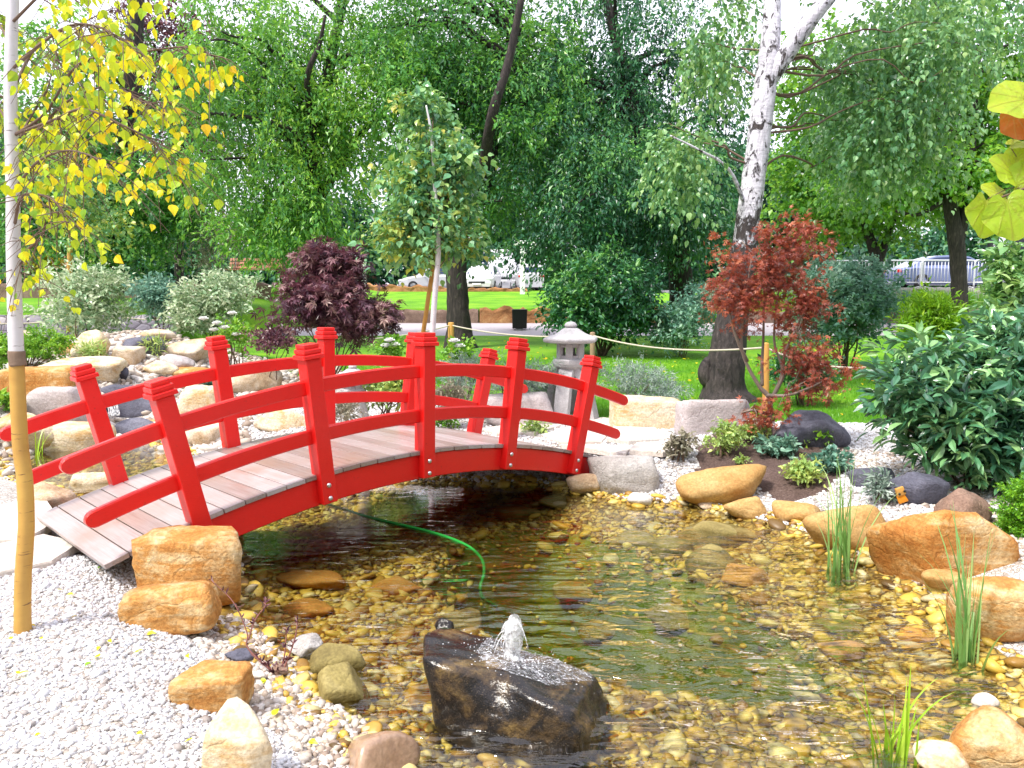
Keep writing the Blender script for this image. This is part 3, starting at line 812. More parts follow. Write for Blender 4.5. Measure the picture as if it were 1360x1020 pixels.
R((1196, 752, 1216, 762), 'slab', "tiny white stone at the water edge left of the yellow oval stone", sharp=14, sub=3, water=True, sink=.4)
R((1136, 619, 1198, 650), 'slate', "low blue grey stone left of the orange garden marker", sharp=14, seed=12)
R((1188, 623, 1268, 673), 'slate', "pointed grey brown stone behind the orange garden marker", sharp=18, seed=15, depth=.7)
R((1256, 646, 1332, 702), 'brown', "reddish brown stone under the dark glossy shrub", sharp=14, seed=41, depth=.7)
R((1032, 543, 1140, 597), 'slate', "wide blue grey slab boulder right of the red maple stem", sharp=16, seed=21, depth=.6)
R((812, 524, 910, 571), 'cream', "long tan edging block behind the paving at the bridge end", name="edging_stone", cat="edging stone", sharp=22, blk=1, seed=16, depth=.4, rough=.02)
R((902, 526, 1006, 575), 'lilac', "long lilac grey edging block left of the red maple", name="edging_stone", cat="edging stone", sharp=26, blk=1, seed=17, depth=.4, rough=.02)
R((988, 555, 1022, 584), 'slab', "small white stone between the edging block and red maple stem", sharp=12, seed=6, sub=3)
R((636, 518, 742, 566), 'lilac', "pale grey slab boulder at the foot of the stone lantern", sharp=18, blk=.7, seed=19, depth=.5)
# behind the bridge
R((284, 486, 364, 524), 'tan', "brownish boulder behind the second far bridge post", seed=33, sharp=10)
R((330, 540, 410, 572), 'cream', "pale flat boulder seen between the bridge rails", seed=34, sharp=12)
R((228, 508, 300, 572), 'cream', "bright cream boulder in the middle of the cascade", seed=35, sharp=16, blk=.4)
R((238, 556, 308, 592), 'tan', "tan stone at the stream edge right of the cascade", seed=36, sharp=12)
R((86, 437, 134, 478), 'cream', "upright pointed cream boulder at the top left of the cascade", seed=37, sharp=18)
R((-12, 484, 98, 540), 'orange', "broad flat topped orange boulder left of the cascade", seed=39, sharp=24, blk=1, depth=.45, rough=.02)
R((40, 472, 162, 506), 'cream', "long flat cream stone with orange edge above the cascade", seed=40, sharp=22, blk=.8, depth=.5)
R((22, 506, 114, 572), 'lilac', "rugged grey white boulder below the broad orange boulder", seed=42, sharp=16, blk=.6, rough=.06)
R((-20, 545, 62, 604), 'cream', "pale cream boulder at the left picture edge by the stream", seed=43, sharp=14)
R((26, 556, 128, 612), 'cream', "smooth cream boulder behind the first far bridge post", seed=45, sharp=10, blk=.4)
R((142, 459, 184, 482), 'tan', "square tan stone on top of the cascade", seed=46, sharp=20, blk=.7)
R((128, 478, 170, 505), 'slate', "grey pointed stone above the little waterfall", seed=47, sharp=18)
R((184, 478, 232, 500), 'cream', "knobbly cream stone right of the little waterfall", seed=48, sharp=9, rough=.08)
R((154, 445, 212, 470), 'slate', "dark grey slab at the head of the cascade", seed=49, sharp=20)
R((178, 436, 226, 452), 'tan', "thin tan slab at the very top of the cascade", seed=50, sharp=20, sub=3)
R((208, 448, 274, 478), 'tan', "flat brownish stone at the right of the cascade top", seed=51, sharp=14)
R((196, 468, 252, 494), 'lilac', "pale grey sloping slab in the cascade", seed=52, sharp=20)
R((206, 486, 286, 504), 'orange', "flat orange slab right of the cascade behind the bridge rail", seed=54, sharp=22, depth=.5)
R((124, 508, 214, 530), 'slate', "dark flat lip slab over the little waterfall", seed=155, sharp=22, depth=.5)
R((128, 526, 206, 556), 'slate', "dark stone added as the shaded recess behind the little waterfall", seed=156, sharp=16, depth=.4)  # dark slate added under the lip slab to give the recess its shade
R((196, 530, 236, 560), 'orange', "upright orange stone right of the little waterfall", seed=55, sharp=14, rough=.06)
R((162, 556, 206, 574), 'orange', "low orange stone below the little waterfall", seed=56, sharp=14, rough=.06)
R((144, 552, 204, 580), 'slate', "dark purple stone in the plunge pool under the waterfall", seed=57, sharp=14)
R((100, 520, 140, 545), 'tan', "shaded tan stone left of the little waterfall", seed=58, sharp=12)
R((68, 455, 100, 472), 'orange', "small orange brown stone left of the pointed cream boulder", seed=59, sharp=14, sub=3)
R((104, 458, 136, 478), 'ochre', "yellowish stone at the foot of the pointed cream boulder", seed=60, sharp=10, sub=3)
R((0, 438, 42, 456), 'tan', "flat pale stone beside the clipped hedge", seed=62, sharp=14, sub=3)
R((12, 638, 86, 682), 'tan', "tan boulder at the left end of the bridge behind the birch", seed=63, sharp=12)
R((84, 622, 156, 664), 'cream', "pale boulder against the far left corner of the bridge deck", seed=64, sharp=14)
R((200, 420, 232, 440), 'slate', "small black stone block under the variegated shrub", seed=65, sharp=24, blk=1, sub=3)
R((352, 588, 398, 606), 'slate', "flat dark stone in the gravel behind the bridge rails", seed=66, sharp=14, sub=3)

# the fountain rock: a long wet block with a broken front
def fountain_rock():
    p = Z(676, 992, 0); m = mpp(Z(676, 950, 0))
    V, F = rock_verts(7, (1.0, 1.0, 1.0), 10, 13, .035, 5, blk=.95, tilt=.12)
    # dims: long axis runs from the left back to the right front
    w, d, h = 252 * m * .98, .42, .205
    V = V * np.array([w, d, h * 1.75]); V[:, 2] -= h * .75
    V[:, 0] *= 1 + .07 * np.clip(1 - V[:, 2] / h, 0, 1.2); V[:, 1] *= 1 + .12 * np.clip(1 - V[:, 2] / h, 0, 1.2)
    u = V[:, 0] / w
    V[:, 2] += np.where(V[:, 2] > 0, (-.15 * (u + .1)) * (V[:, 2] / h), 0)       # the top falls to the right
    br = np.exp(-((u - .03) / .15) ** 2) * np.clip(V[:, 2] / h, 0, 1)
    V[:, 1] += br * .09 * (V[:, 1] < 0)                                          # bite out of the front
    nn = fbm(V, 7, 5, 2)
    V += (V / (np.linalg.norm(V, axis=1)[:, None] + 1e-6)) * (nn * .018)[:, None]
    V = V @ rotz(-.30).T
    c = Z(672, 940, 0)
    mb = MB(); mb.add(V, F)
    o = mb.build("fountain_rock", MAT['wetdark'], loc=(c[0], c[1] + .02, 0))
    tag(o, "wet dark fountain boulder with a water jet bubbling from its top", "fountain rock")
    V = V + np.array([c[0], c[1] + .02, 0])
    fn = np.cross(V[F[:, 1]] - V[F[:, 0]], V[F[:, 2]] - V[F[:, 0]]); fn /= np.linalg.norm(fn, axis=1)[:, None] + 1e-12
    return c, h, V, F, fn
FR_C, FR_H, FR_V, FR_F, FR_N = fountain_rock()

def water_jet():
    t = NT("splashing_water")
    p = t.n("BsdfPrincipled", Base__Color=(.92, .93, .96), Roughness=.15)
    p.inputs["Specular IOR Level"].default_value = .8
    v = t.coord("Object")
    t.l(t.bump(t.noise(v, 70, 4), .8, .01), p.inputs["Normal"])
    tr = t.n("BsdfTransparent"); mx = t.n("MixShader")
    t.l(t.ramp(t.noise(v, 34, 3), [(.40, (.12, .12, .12)), (.54, (.6, .6, .6)), (.68, (1, 1, 1))]), mx.inputs[0])
    t.l(tr.outputs[0], mx.inputs[1]); t.l(p.outputs[0], mx.inputs[2])
    mat = t.done(mx)
    t2 = NT('water_film'); v2 = t2.coord('Object')
    g2 = t2.n('BsdfPrincipled', Base__Color=(.85, .86, .92), Roughness=.22); g2.inputs['Specular IOR Level'].default_value = 1.0
    nz = t2.noise(t2.coord('Object', (1, 1.6, 1)), 42, 5, .65, 1.5)
    t2.l(t2.bump(nz, .45, .006), g2.inputs['Normal'])
    x2 = t2.n('MixShader'); t2.l(t2.ramp(nz, [(.46, (.03, .03, .03)), (.56, (.22, .22, .22)), (.70, (.85, .85, .85))]), x2.inputs[0])
    t2.l(t2.n('BsdfTransparent').outputs[0], x2.inputs[1]); t2.l(g2.outputs[0], x2.inputs[2]); FILM = t2.done(x2)
    base = W(680, 880, FR_C[1] + .10)
    m = mpp(base)
    th = thing("water_jet", "white bubbling water jet on top of the wet fountain boulder", "water jet", base)
    rs = np.random.RandomState(3)
    prof = np.array([(1.1, -10), (1.05, 5), (.8, 15), (.85, 25), (1.0, 38), (.95, 48), (.7, 58), (.35, 65), (.02, 67)], float)
    P = smooth_path(np.c_[prof, np.zeros(len(prof))], 4)[:, :2]
    mb = MB(); lathe(mb, np.c_[P[:, 0] * 12.5 * m, P[:, 1] * m], (0, 0, 0), 26)
    V = mb.V[0]; q = fbm(V, 45, 4, 1) * .012
    for k in range(26):
        a = rs.uniform(0, 6.28); h0 = rs.uniform(30, 66) * m; r0 = rs.uniform(.3, .9) * 11 * m; r1 = rs.uniform(14, 34) * m
        tt = np.linspace(0, 1, 7); rr = r0 + (r1 - r0) * tt; zz = h0 + 10 * m * tt - (h0 + 4 * m) * tt ** 2
        kk = rs.randint(3, 7)
        tube(mb, np.stack([np.cos(a) * rr, np.sin(a) * rr * .7, zz], -1)[:kk], np.linspace(.0035, .0012, 7)[:kk], 5)
    V[:, 0] += q + V[:, 2] * .06; V[:, 1] += fbm(V + 2, 45, 3, 3) * .010
    mb.build("jet_column", mat, th)
    mb = MB(); D, F = ico(2)
    top = FR_V[FR_V[:, 2] > .05] - base
    # film of running water on the rock's crown
    tv = FR_V - base
    sel = (FR_N[:, 2] > .35) & ((((tv[:, 0] - .10) / .27) ** 2 + ((tv[:, 1] + .0) / .19) ** 2)[FR_F].max(1) < 1)
    u, inv = np.unique(FR_F[sel], return_inverse=True)
    fm = MB(); fm.add(tv[u] + np.array([0, 0, .004]), inv.reshape(-1, 3)); fm.build('water_film', FILM, th)
    for k in range(350):
        a = rs.uniform(0, 6.28); r = abs(rs.normal()) * .12 + .01
        s = rs.uniform(.001, .003)
        x, y = r * math.cos(a) * 1.35 + .04, r * math.sin(a) * .7 - .02
        d2 = np.hypot(top[:, 0] - x, top[:, 1] - y)
        j = np.argsort(d2)[:4]
        if d2[j[0]] > .03: continue
        z = top[j, 2].max() + rs.uniform(0, .006)
        if rs.rand() < .10: z += abs(rs.normal()) * .06
        mb.add(D * np.array([s * 1.3, s * 1.3, s * .7]) + np.array([x, y, z]), F)
    mb.build("foam", mat, th)['kind'] = 'stuff'
    return mat
SPLASH = water_jet()

# ------------------------------------------------------------------ the bridge
BK = 1.35
def bridge():
    th, Rr, w = .7767, 5.0864 * BK, .4941 * BK
    cx, cy, cz = -.8951 * BK, 4.5536 * BK, 1.75 + (.7663 - 1.6) * BK
    ax = np.array([math.cos(th), math.sin(th), 0]); nn = np.array([-math.sin(th), math.cos(th), 0]); up = np.array([0, 0, 1.0])
    def fr(a):                      # frame at arc angle a: point on the deck axis, tangent, radial
        return ax * Rr * math.sin(a) + up * (cz - Rr + Rr * math.cos(a)), ax * math.cos(a) - up * math.sin(a), ax * math.sin(a) + up * math.cos(a)
    root = thing("footbridge", "red arched wooden footbridge over the pond", "footbridge", (cx, cy, 0))
    def beam(mb, a0, a1, r0, r1, s0, s1, n=40, round_=False):
        """arc beam between radial offsets r0..r1 and side offsets s0..s1"""
        A = np.linspace(a0, a1, n); V = []
        bv = min(.008, (s1 - s0) * .2)
        sec = [(r0, s0 + bv), (r0 + bv, s0), (r1 - bv, s0), (r1, s0 + bv), (r1, s1 - bv), (r1 - bv, s1), (r0 + bv, s1), (r0, s1 - bv)]
        A2 = list(A); sc = [1.0] * n
        if round_:
            hw = (r1 - r0) / 2 / Rr
            ext = [math.pi / 2 * f for f in (1.0, .75, .5, .25)]
            A2 = [a0 - hw * math.sin(e) for e in ext] + A2 + [a1 + hw * math.sin(e) for e in ext[::-1]]
            sc = [max(.04, math.cos(e)) for e in ext] + sc + [max(.04, math.cos(e)) for e in ext[::-1]]
        rm = (r0 + r1) / 2
        for a, k in zip(A2, sc):
            p, t, r = fr(a)
            V += [p + r * (rm + (q - rm) * k) + nn * s for q, s in sec]
        V = np.array(V); N = len(A2); m = 8
        i, j = np.meshgrid(np.arange(N - 1), np.arange(m), indexing='ij')
        x = i * m + j; y = i * m + (j + 1) % m
        F = np.stack([x, x + m, y + m, y], -1).reshape(-1, 4)
        ends = np.array([list(range(m)), [(N - 1) * m + q for q in range(m)][::-1]])
        Q = np.array([[0, 1, 2, 3], [0, 3, 4, 7], [4, 5, 6, 7]])
        e = np.concatenate([ends[0][Q], ends[1][Q]])
        mb.add(V, np.concatenate([F, e]))
    # deck boards
    mb = MB(); rs = np.random.RandomState(2)
    a = -.3130; pw = .142 / Rr; k = 0
    while a < .352:
        g = .0035 / Rr
        p, t, r = fr(a + pw / 2)
        Rm = np.stack([t, nn, r], 1)
        jit = rs.normal() * .003
        box(mb, p - r * .015 + nn * jit, (pw * Rr - .007, 2 * w + .04, .03), Rm, 1, .003, tint=rs.uniform(0, 1))
        a += pw; k += 1
    mb.build("deck", MAT['deck'], root, smooth=False)
    for s in (-1, 1):
        mb = MB(); beam(mb, -.262, .340, -.215, -.031, s * w - .03 if s > 0 else -w + .0, s * w + .0 if s > 0 else -w + .035, 50)
        mb.build("stringer", MAT['red'], root, smooth=False)
    mb = MB(); beam(mb, -.262, .340, -.20, -.032, -.03, .03, 40); mb.build("stringer", MAT['red'], root, smooth=False)
    for s in (-1, 1):
        for rc in (.4337 * BK, .1912 * BK):
            mb = MB(); beam(mb, -.305, .345, rc - .048, rc + .048, s * w - .022, s * w + .022, 60, True)
            mb.build("handrail" if rc > .4 else "lower_rail", MAT['red'], root, smooth=False)
    for s in (-1, 1):
        for i in range(5):
            aa = .0179 + (i - 2) * .1251
            p, t, r = fr(aa)
            Rm = np.stack([t, nn * s, r], 1)
            c = p + nn * s * w
            o_ = MB()
            top = .6454 * BK - .10
            out = .012
            box(o_, c + r * (top - .20) / 2 + nn * s * out, (.108, .115, top + .20), Rm, 1, .006)
            post = o_.build("post", MAT['red'], root, smooth=False)
            c_ = MB()
            for z0, ww, hh in ((0, .150, .030), (.030, .120, .007), (.037, .132, .028), (.065, .104, .006), (.071, .112, .026)):
                box(c_, c + r * (top + z0 + hh / 2 + .001) + nn * s * out, (ww, ww, hh), Rm, 1 if hh < .02 else .97, .005)
            c_.build("cap", MAT['red'], post, smooth=False)
            for z0 in (-.075, -.165):
                b_ = MB()
                pr = np.array([(.0, .012), (.008, .011), (.014, .007), (.017, 0)])[::-1]
                M2 = np.stack([t, r, nn * s], 1)
                lathe(b_, pr, c + r * z0 + nn * s * (out + .0575), 12, M=M2)
                b_.build("bolt", MAT['steel'], post)
    return fr, nn, w, (cx, cy)
bridge()

# paving
def slab(pts, z_off, name, label, mat, th=.05, group=None, cat="paving slab", seed=0):
    P = [G(a, b) for a, b in pts]
    C = np.mean(P, 0)
    zt = max(q[2] for q in P) + z_off
    rs = np.random.RandomState(seed)
    ring = []
    n = len(P)
    for i in range(n):
        for f in (0, .25, .5, .75):
            q = P[i] * (1 - f) + P[(i + 1) % n] * f
            q = C + (q - C) * (1 + rs.normal() * .012)
            ring.append(q)
    ring = np.array(ring); ring[:, 2] = 0
    mb = MB(); o = np.array(ring) - np.array([C[0], C[1], 0])
    k = len(o); V = []
    for sc, z in ((1.0, -th), (1.0, -.012), (.985, 0.0), (.6, .003)):
        V += [[q[0] * sc, q[1] * sc, z] for q in o]
    V.append([0, 0, .003]); V = np.array(V)
    j = np.arange(k); jn = (j + 1) % k
    F = np.concatenate([np.stack([j + l * k, jn + l * k, jn + (l + 1) * k, j + (l + 1) * k], -1) for l in range(3)])
    T = np.stack([j + 3 * k, jn + 3 * k, np.full(k, 4 * k)], -1)
    mb.add(V, (F, T))
    ob = mb.build(name, MAT[mat], loc=(C[0], C[1], zt), smooth=False)
    return tag(ob, label, cat, group)
slab([(-60, 690), (-20, 678), (62, 682), (78, 712), (40, 726), (-50, 724)], .03, "stepping_slab", "pale stepping slab behind the young birch at the bridge end", 'slab', seed=1)
slab([(-80, 745), (-20, 732), (60, 722), (108, 738), (70, 752), (-60, 782)], .03, "stepping_slab", "pale stepping slab in front of the other one left of the deck", 'slab', seed=2)
PV = [[(720, 580), (760, 568), (812, 572), (800, 590), (745, 594)], [(815, 571), (870, 572), (890, 584), (835, 592), (806, 589)], [(745, 598), (800, 593), (840, 596), (830, 612), (782, 606)],
      [(845, 594), (892, 588), (912, 600), (880, 612), (836, 610)], [(640, 572), (700, 562), (748, 566), (715, 578), (660, 580)], [(760, 560), (800, 556), (850, 562), (868, 570), (815, 568)],
      [(700, 556), (752, 552), (790, 555), (752, 564), (712, 561)]]
for k, q in enumerate(PV):
    slab(q, .02, "paving_slab", "irregular pale flagstone in the paving at the right end of the bridge", 'slab', group="flagstones at the right end of the bridge", seed=10 + k)

# ------------------------------------------------------------------ pebbles and gravel (countless: stuff)
def pebbles(name, pts, size, mat, sub=1, flat=.6, seed=0, lift=.25):
    rs = np.random.RandomState(seed)
    D, F = ico(sub)
    if sub == 1:
        D = D
    N = len(pts); nv = len(D)
    a = rs.uniform(0, 6.28, N)
    S = size[:, None] * np.stack([rs.uniform(.85, 1.35, N), rs.uniform(.65, 1.0, N), rs.uniform(.75, 1.1, N) * flat], -1) * .5
    L = D[None] * S[:, None]
    L = L * (1 + .14 * rs.normal(size=(N, nv, 1)) * (1 if sub == 1 else .25))
    tl = rs.normal(size=(N, 2)) * .22
    L[:, :, 2] += L[:, :, 0] * tl[:, :1] + L[:, :, 1] * tl[:, 1:]
    c, s = np.cos(a)[:, None], np.sin(a)[:, None]
    V = np.stack([L[:, :, 0] * c - L[:, :, 1] * s, L[:, :, 0] * s + L[:, :, 1] * c, L[:, :, 2]], -1)
    P = pts.copy(); P[:, 2] += S[:, 2] * lift
    V = V + P[:, None]
    FF = F[None] + (np.arange(N) * nv)[:, None, None]
    mb = MB(); mb.add(V.reshape(-1, 3), FF.reshape(-1, 3), np.repeat(rs.uniform(0, 1, N), nv))
    return tag(mb.build(name, MAT[mat]), kind='stuff')

def scatter(x0, x1, y0, y1, n, seed, cond):
    rs = np.random.RandomState(seed)
    x = rs.uniform(x0, x1, n); y = rs.uniform(y0, y1, n)
    s = sdist(x, y, POND)
    k = cond(x, y, s)
    x, y = x[k], y[k]
    return np.stack([x, y, ground(x, y)], -1)

def infr(x, y, z=0.1, mx=60):
    d = y * CP + (EYE - z) * SP
    return (np.abs(x / d * FPX) < 680 + mx)

rs = np.random.RandomState(1)
P = scatter(-3.4, -.2, 2.3, 5.4, 38000, 1, lambda x, y, s: (s < .10) & infr(x, y))
k = sdist(P[:, 0], P[:, 1], POND) > -.25
pebbles("gravel", P[~k], np.exp(rs.normal(-4.0, .32, (~k).sum())), 'gravel', 1, .7, 1)
Q = P[k]; Q = Q[::2]
pebbles("gravel", Q, rs.uniform(.02, .05, len(Q)), 'gravelmix', 1, .7, 2)
P = scatter(.9, 6.6, 5.2, 9.6, 32000, 3, lambda x, y, s: (s < .05) & (s > -4.5) & infr(x, y) & (sdist(x, y, MULCH) < 0) & (y < np.interp(x, LAWN_X, LAWN_Y)))
pebbles("gravel", P, rs.uniform(.02, .045, len(P)), 'gravel', 1, .7, 3)
P = scatter(-4.5, 1.0, 7.2, 11.5, 16000, 4, lambda x, y, s: (s < .05) & infr(x, y) & (y < np.interp(x, LAWN_X, LAWN_Y)))
pebbles("gravel", P, rs.uniform(.025, .05, len(P)), 'gravel', 1, .7, 4)
P = scatter(3.0, 5.5, 3.4, 7.4, 6000, 6, lambda x, y, s: (s < .03) & infr(x, y, .1, 100))
pebbles("gravel", P, rs.uniform(.025, .06, len(P)), 'gravelmix', 1, .7, 6)
P = scatter(-7.4, -2.9, 7.5, 14.5, 3000, 7, lambda x, y, s: (s < .3) & infr(x, y))
pebbles("rubble", P, rs.uniform(.05, .16, len(P)), 'gravelmix', 1, .7, 7)
# pond bed
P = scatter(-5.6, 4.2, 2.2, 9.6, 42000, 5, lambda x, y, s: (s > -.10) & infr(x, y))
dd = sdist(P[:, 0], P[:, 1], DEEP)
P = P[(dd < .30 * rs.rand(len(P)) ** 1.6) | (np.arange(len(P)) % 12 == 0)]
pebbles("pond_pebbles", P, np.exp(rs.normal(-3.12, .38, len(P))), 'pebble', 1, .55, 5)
P = P[rs.rand(len(P)) < .035]
pebbles("pond_pebbles", P, rs.uniform(.08, .15, len(P)), 'pebble', 2, .5, 8)

# ------------------------------------------------------------------ foliage tools
def quadleaf(fold=.12):
    return np.array([(0, 0, 0), (.42, .5, fold), (1, 0, -.06), (.42, -.5, fold)]), (np.array([[0, 1, 2, 3]]),)
def pointed():
    V = np.array([(0, 0, 0), (.12, .36, .06), (.38, .5, .10), (.70, .26, .05), (1, 0, -.10), (.70, -.26, .05), (.38, -.5, .10), (.12, -.36, .06), (.4, 0, .0)])
    return V, (np.array([[0, 1, 2, 8], [8, 2, 3, 4], [8, 4, 5, 6], [0, 8, 6, 7]]),)
def heart():
    a = np.linspace(-np.pi, np.pi, 17)[:-1]
    r = .52 * (1 - .10 * np.cos(a + np.pi) ** 8 * 2)
    V = [(.5 + .5 * math.cos(t), .52 * math.sin(t), .10 * abs(math.sin(t)) + .06 * math.sin(3 * t)) for t in a]
    V[0] = (.10, 0, 0)
    V.append((.48, 0, -.02)); n = 16
    return np.array(V), (np.array([[16, i, (i + 1) % n] for i in range(n)]),)
def lance():
    V = np.array([(0, 0, 0), (.25, .38, .08), (.55, .5, .08), (.8, .3, 0), (1, 0, -.12), (.8, -.3, 0), (.55, -.5, .08), (.25, -.38, .08), (.28, 0, .0), (.58, 0, -.0)])
    return V, (np.array([[0, 1, 8, 8]])[:, :3], np.array([[8, 1, 2, 9], [9, 2, 3, 4], [9, 4, 5, 6], [8, 9, 6, 7]]), np.array([[0, 8, 7]]))
def palm():
    """a five lobed maple leaf"""
    V = [(0, 0, 0)]; F = []
    for k, (an, ln) in enumerate(((-1.5, .55), (-.75, .85), (0, 1.0), (.75, .85), (1.5, .55))):
        c, s = math.cos(an), math.sin(an)
        b = len(V)
        for u, v in ((.45, .13), (1, 0), (.45, -.13)):
            V.append((ln * (u * c - v * s), ln * (u * s + v * c), .05 * u - .12 * u * u))
        F.append([0, b + 2, b + 1, b])
    return np.array(V), (np.array(F),)
Q_LEAF, P_LEAF, H_LEAF, L_LEAF, M_LEAF = quadleaf(), pointed(), heart(), lance(), palm()

def nrm(a): return a / (np.linalg.norm(a, axis=-1, keepdims=True) + 1e-9)

def add_leaves(mb, tpl, P, D, N, L, Wd, tint):
    tv, tf = tpl
    D = nrm(D); S = nrm(np.cross(N, D)); N2 = np.cross(D, S)
    L = np.broadcast_to(L, (len(P),)); Wd = np.broadcast_to(Wd, (len(P),))
    V = P[:, None] + tv[None, :, 0:1] * (L[:, None, None] * D[:, None]) + tv[None, :, 1:2] * (Wd[:, None, None] * S[:, None]) + tv[None, :, 2:3] * (L[:, None, None] * N2[:, None])
    off = (np.arange(len(P)) * len(tv))[:, None, None]
    F = tuple((f[None] + off).reshape(-1, f.shape[1]) for f in tf)
    mb.add(V.reshape(-1, 3), F, np.repeat(tint, len(tv), 0))

def ell_points(rs, ells, n, shell=.55):
    """points in ellipsoids given by photo pixels: (px, py, rx, ry, y, ry_depth)"""
    w = np.array([e[2] * e[3] * (e[6] if len(e) > 6 else 1) for e in ells], float); w /= w.sum()
    out = []
    for e, q in zip(ells, w):
        k = max(1, int(round(n * q)))
        c = W(e[0], e[1], e[4]); m = mpp(c)
        u = nrm(rs.normal(size=(k, 3))) * (rs.uniform(0, 1, (k, 1)) ** shell)
        out.append(c + u * np.array([e[2] * m, e[5], e[3] * m]))
    return np.concatenate(out)

def sprays(rs, C, r, k, droop=.5, tw=7, jit=.10, up=.0, spread=.75):
    """k leaves on tw twigs in each of the sprays at C"""
    M = len(C)
    U = nrm(rs.normal(size=(M, tw, 3)) * np.array([1, 1, .55]) + np.array([0, 0, up]))
    idx = np.repeat(np.arange(M), k); t = np.sqrt(rs.uniform(0.02, 1, M * k))
    u = U[idx, rs.randint(0, tw, M * k)]
    rr = np.broadcast_to(r, (M,))[idx]
    P = C[idx] + u * (rr * t)[:, None]
    P[:, 2] -= droop * rr * t * t
    P += rs.normal(size=P.shape) * (jit * rr)[:, None]
    D = u + rs.normal(size=P.shape) * spread
    D[:, 2] -= 1.3 * droop * t + .15
    N = rs.normal(size=P.shape) * .55 + np.array([0, 0, 1.0]) + u * .25
    return P, D, N, idx, U

def crown(mb, rs, ells, n, r, k, tpl, L, ratio=.6, droop=.5, tw=7, jit=.1, shell=.5, up=0., lvar=.3, spread=.75, top=.0):
    C = ell_points(rs, ells, n, shell)
    P, D, N, idx, U = sprays(rs, C, r * rs.uniform(.7, 1.3, len(C)), k, droop, tw, jit, up, spread)
    ct = np.clip(.5 + .52 * fbm(C / max(r, .05), .55, 2, 3) + rs.normal(size=len(C)) * .22, 0, 1)
    tint = np.stack([rs.uniform(0, 1, len(P)), ct[idx]], -1)
    Ls = L * (1 + lvar * rs.normal(size=len(P))).clip(.4, 1.8)
    add_leaves(mb, tpl, P, D, N, Ls, Ls * ratio, tint)
    return C

def limb(mb, rs, a, b, r0, r1, sag=.12, k=5, seg=6):
    a, b = np.asarray(a, float), np.asarray(b, float)
    L = np.linalg.norm(b - a)
    t = np.linspace(0, 1, k + 1)[:, None]
    P = a + (b - a) * t
    P[:, 2] += (np.sin(t[:, 0] * np.pi) * sag * L)
    P[1:-1] += rs.normal(size=(k - 1, 3)) * L * .035
    tube(mb, smooth_path(P, 3), np.linspace(r0, r1, k * 3 + 1), seg)

def tree(name, label, cat, base_px, path, crowns, bark, leaf, tpl=Q_LEAF, L=.1, ratio=.6, n=100, r=.8, k=120, droop=.6, seed=0, y=None, limbs=18, lr=.05, group=None, flare=1.0, tw=7, jit=.1, limbpts=None, seg=14, extra=None, shell=.5, spread=.75, crown_name="crown", wob=.04, limb_mat=None, sag=.12):
    """path: [(px, py, width in photo px), ...] upwards from the foot; crowns: ellipsoids in photo px"""
    rs = np.random.RandomState(seed)
    foot = G(*base_px) if y is None else W(base_px[0], base_px[1], y)
    yy = foot[1]
    m = mpp(foot)
    root = thing(name, label, cat, foot, group)
    mb = MB()
    P = [foot + np.array([0, 0, -.15])] + [W(a, b, yy + dy) for a, b, w, dy in [(q + (0,))[:4] for q in path]]
    Rr = [path[0][2] * m * .5 * 1.15 * flare] + [q[2] * m * .5 for q in path]
    S = smooth_path(np.array(P), 6); rad = np.interp(np.linspace(0, len(P) - 1, len(S)), np.arange(len(P)), Rr)
    rad = np.maximum(rad, .008)
    tube(mb, S, rad, seg, wob=wob, seed=seed)
    for ex in (extra or []):
        E_ = [W(a, b, yy + dy) for a, b, w, dy in [(q + (0,))[:4] for q in ex]]
        SE = smooth_path(np.array(E_), 5)
        tube(mb, SE, np.maximum(np.interp(np.linspace(0, len(E_) - 1, len(SE)), np.arange(len(E_)), [q[2] * m * .5 for q in ex]), .006), 10, wob=wob, seed=seed)
    cb = MB()
    C = crown(cb, rs, crowns, n, r, k, tpl, L, ratio, droop, tw, jit, shell, spread=spread)
    lbm = MB() if limb_mat else mb
    if limbs:
        sel = C[rs.choice(len(C), min(limbs, len(C)), replace=False)]
        for c in sel:
            lo = int(len(S) * .45)
            cand = S[lo:]
            j = lo + int(np.argmin(np.linalg.norm((cand - c) * np.array([1, 1, 1.6]) + np.array([0, 0, .8]), axis=1)))
            limb(lbm, rs, S[j], c, min(lr, rad[j] * .8), lr * .22, sag)
    if limb_mat: lbm.build("branches", MAT[limb_mat], root, sub=foot)
    for o in (mb.build("trunk", MAT[bark], root, sub=foot), cb.build(crown_name, MAT[leaf], root, smooth=False, sub=foot)): pass
    return root

# ------------------------------------------------------------------ background trees
GT = "big broadleaf trees behind the lawn"
tree("broadleaf_tree", "big tree with dark trunk rising behind the brown fence post left of centre", "tree", (611, 462),
     [(610, 440, 34), (608, 400, 29), (606, 350, 26), (612, 300, 25), (645, 235, 24, .4), (655, 150, 22, .6), (680, 60, 18, .8), (692, -60, 12, 1)],
     [(640, 120, 150, 120, 20.5, 2.6), (560, 60, 110, 90, 21, 2.4), (710, 50, 90, 80, 21.5, 2.0, .6), (655, 255, 66, 45, 20, 1.2, .7), (640, -60, 200, 70, 21, 2.4, .25)],
     'bark', 'lf_mid', L=.12, ratio=.42, n=250, r=.95, k=230, droop=.75, tw=9, jit=.09, seed=101, limbs=30, lr=.09, flare=1.3,
     extra=[[(612, 300, 18), (585, 250, 12, .3), (560, 180, 9, .5), (530, 110, 6, .5)], [(650, 190, 14, .5), (700, 130, 9, .8), (745, 70, 6, 1)], [(640, 250, 15), (652, 160, 13, -1.4), (676, 80, 10, -1.6), (694, -10, 8, -1.8)]])
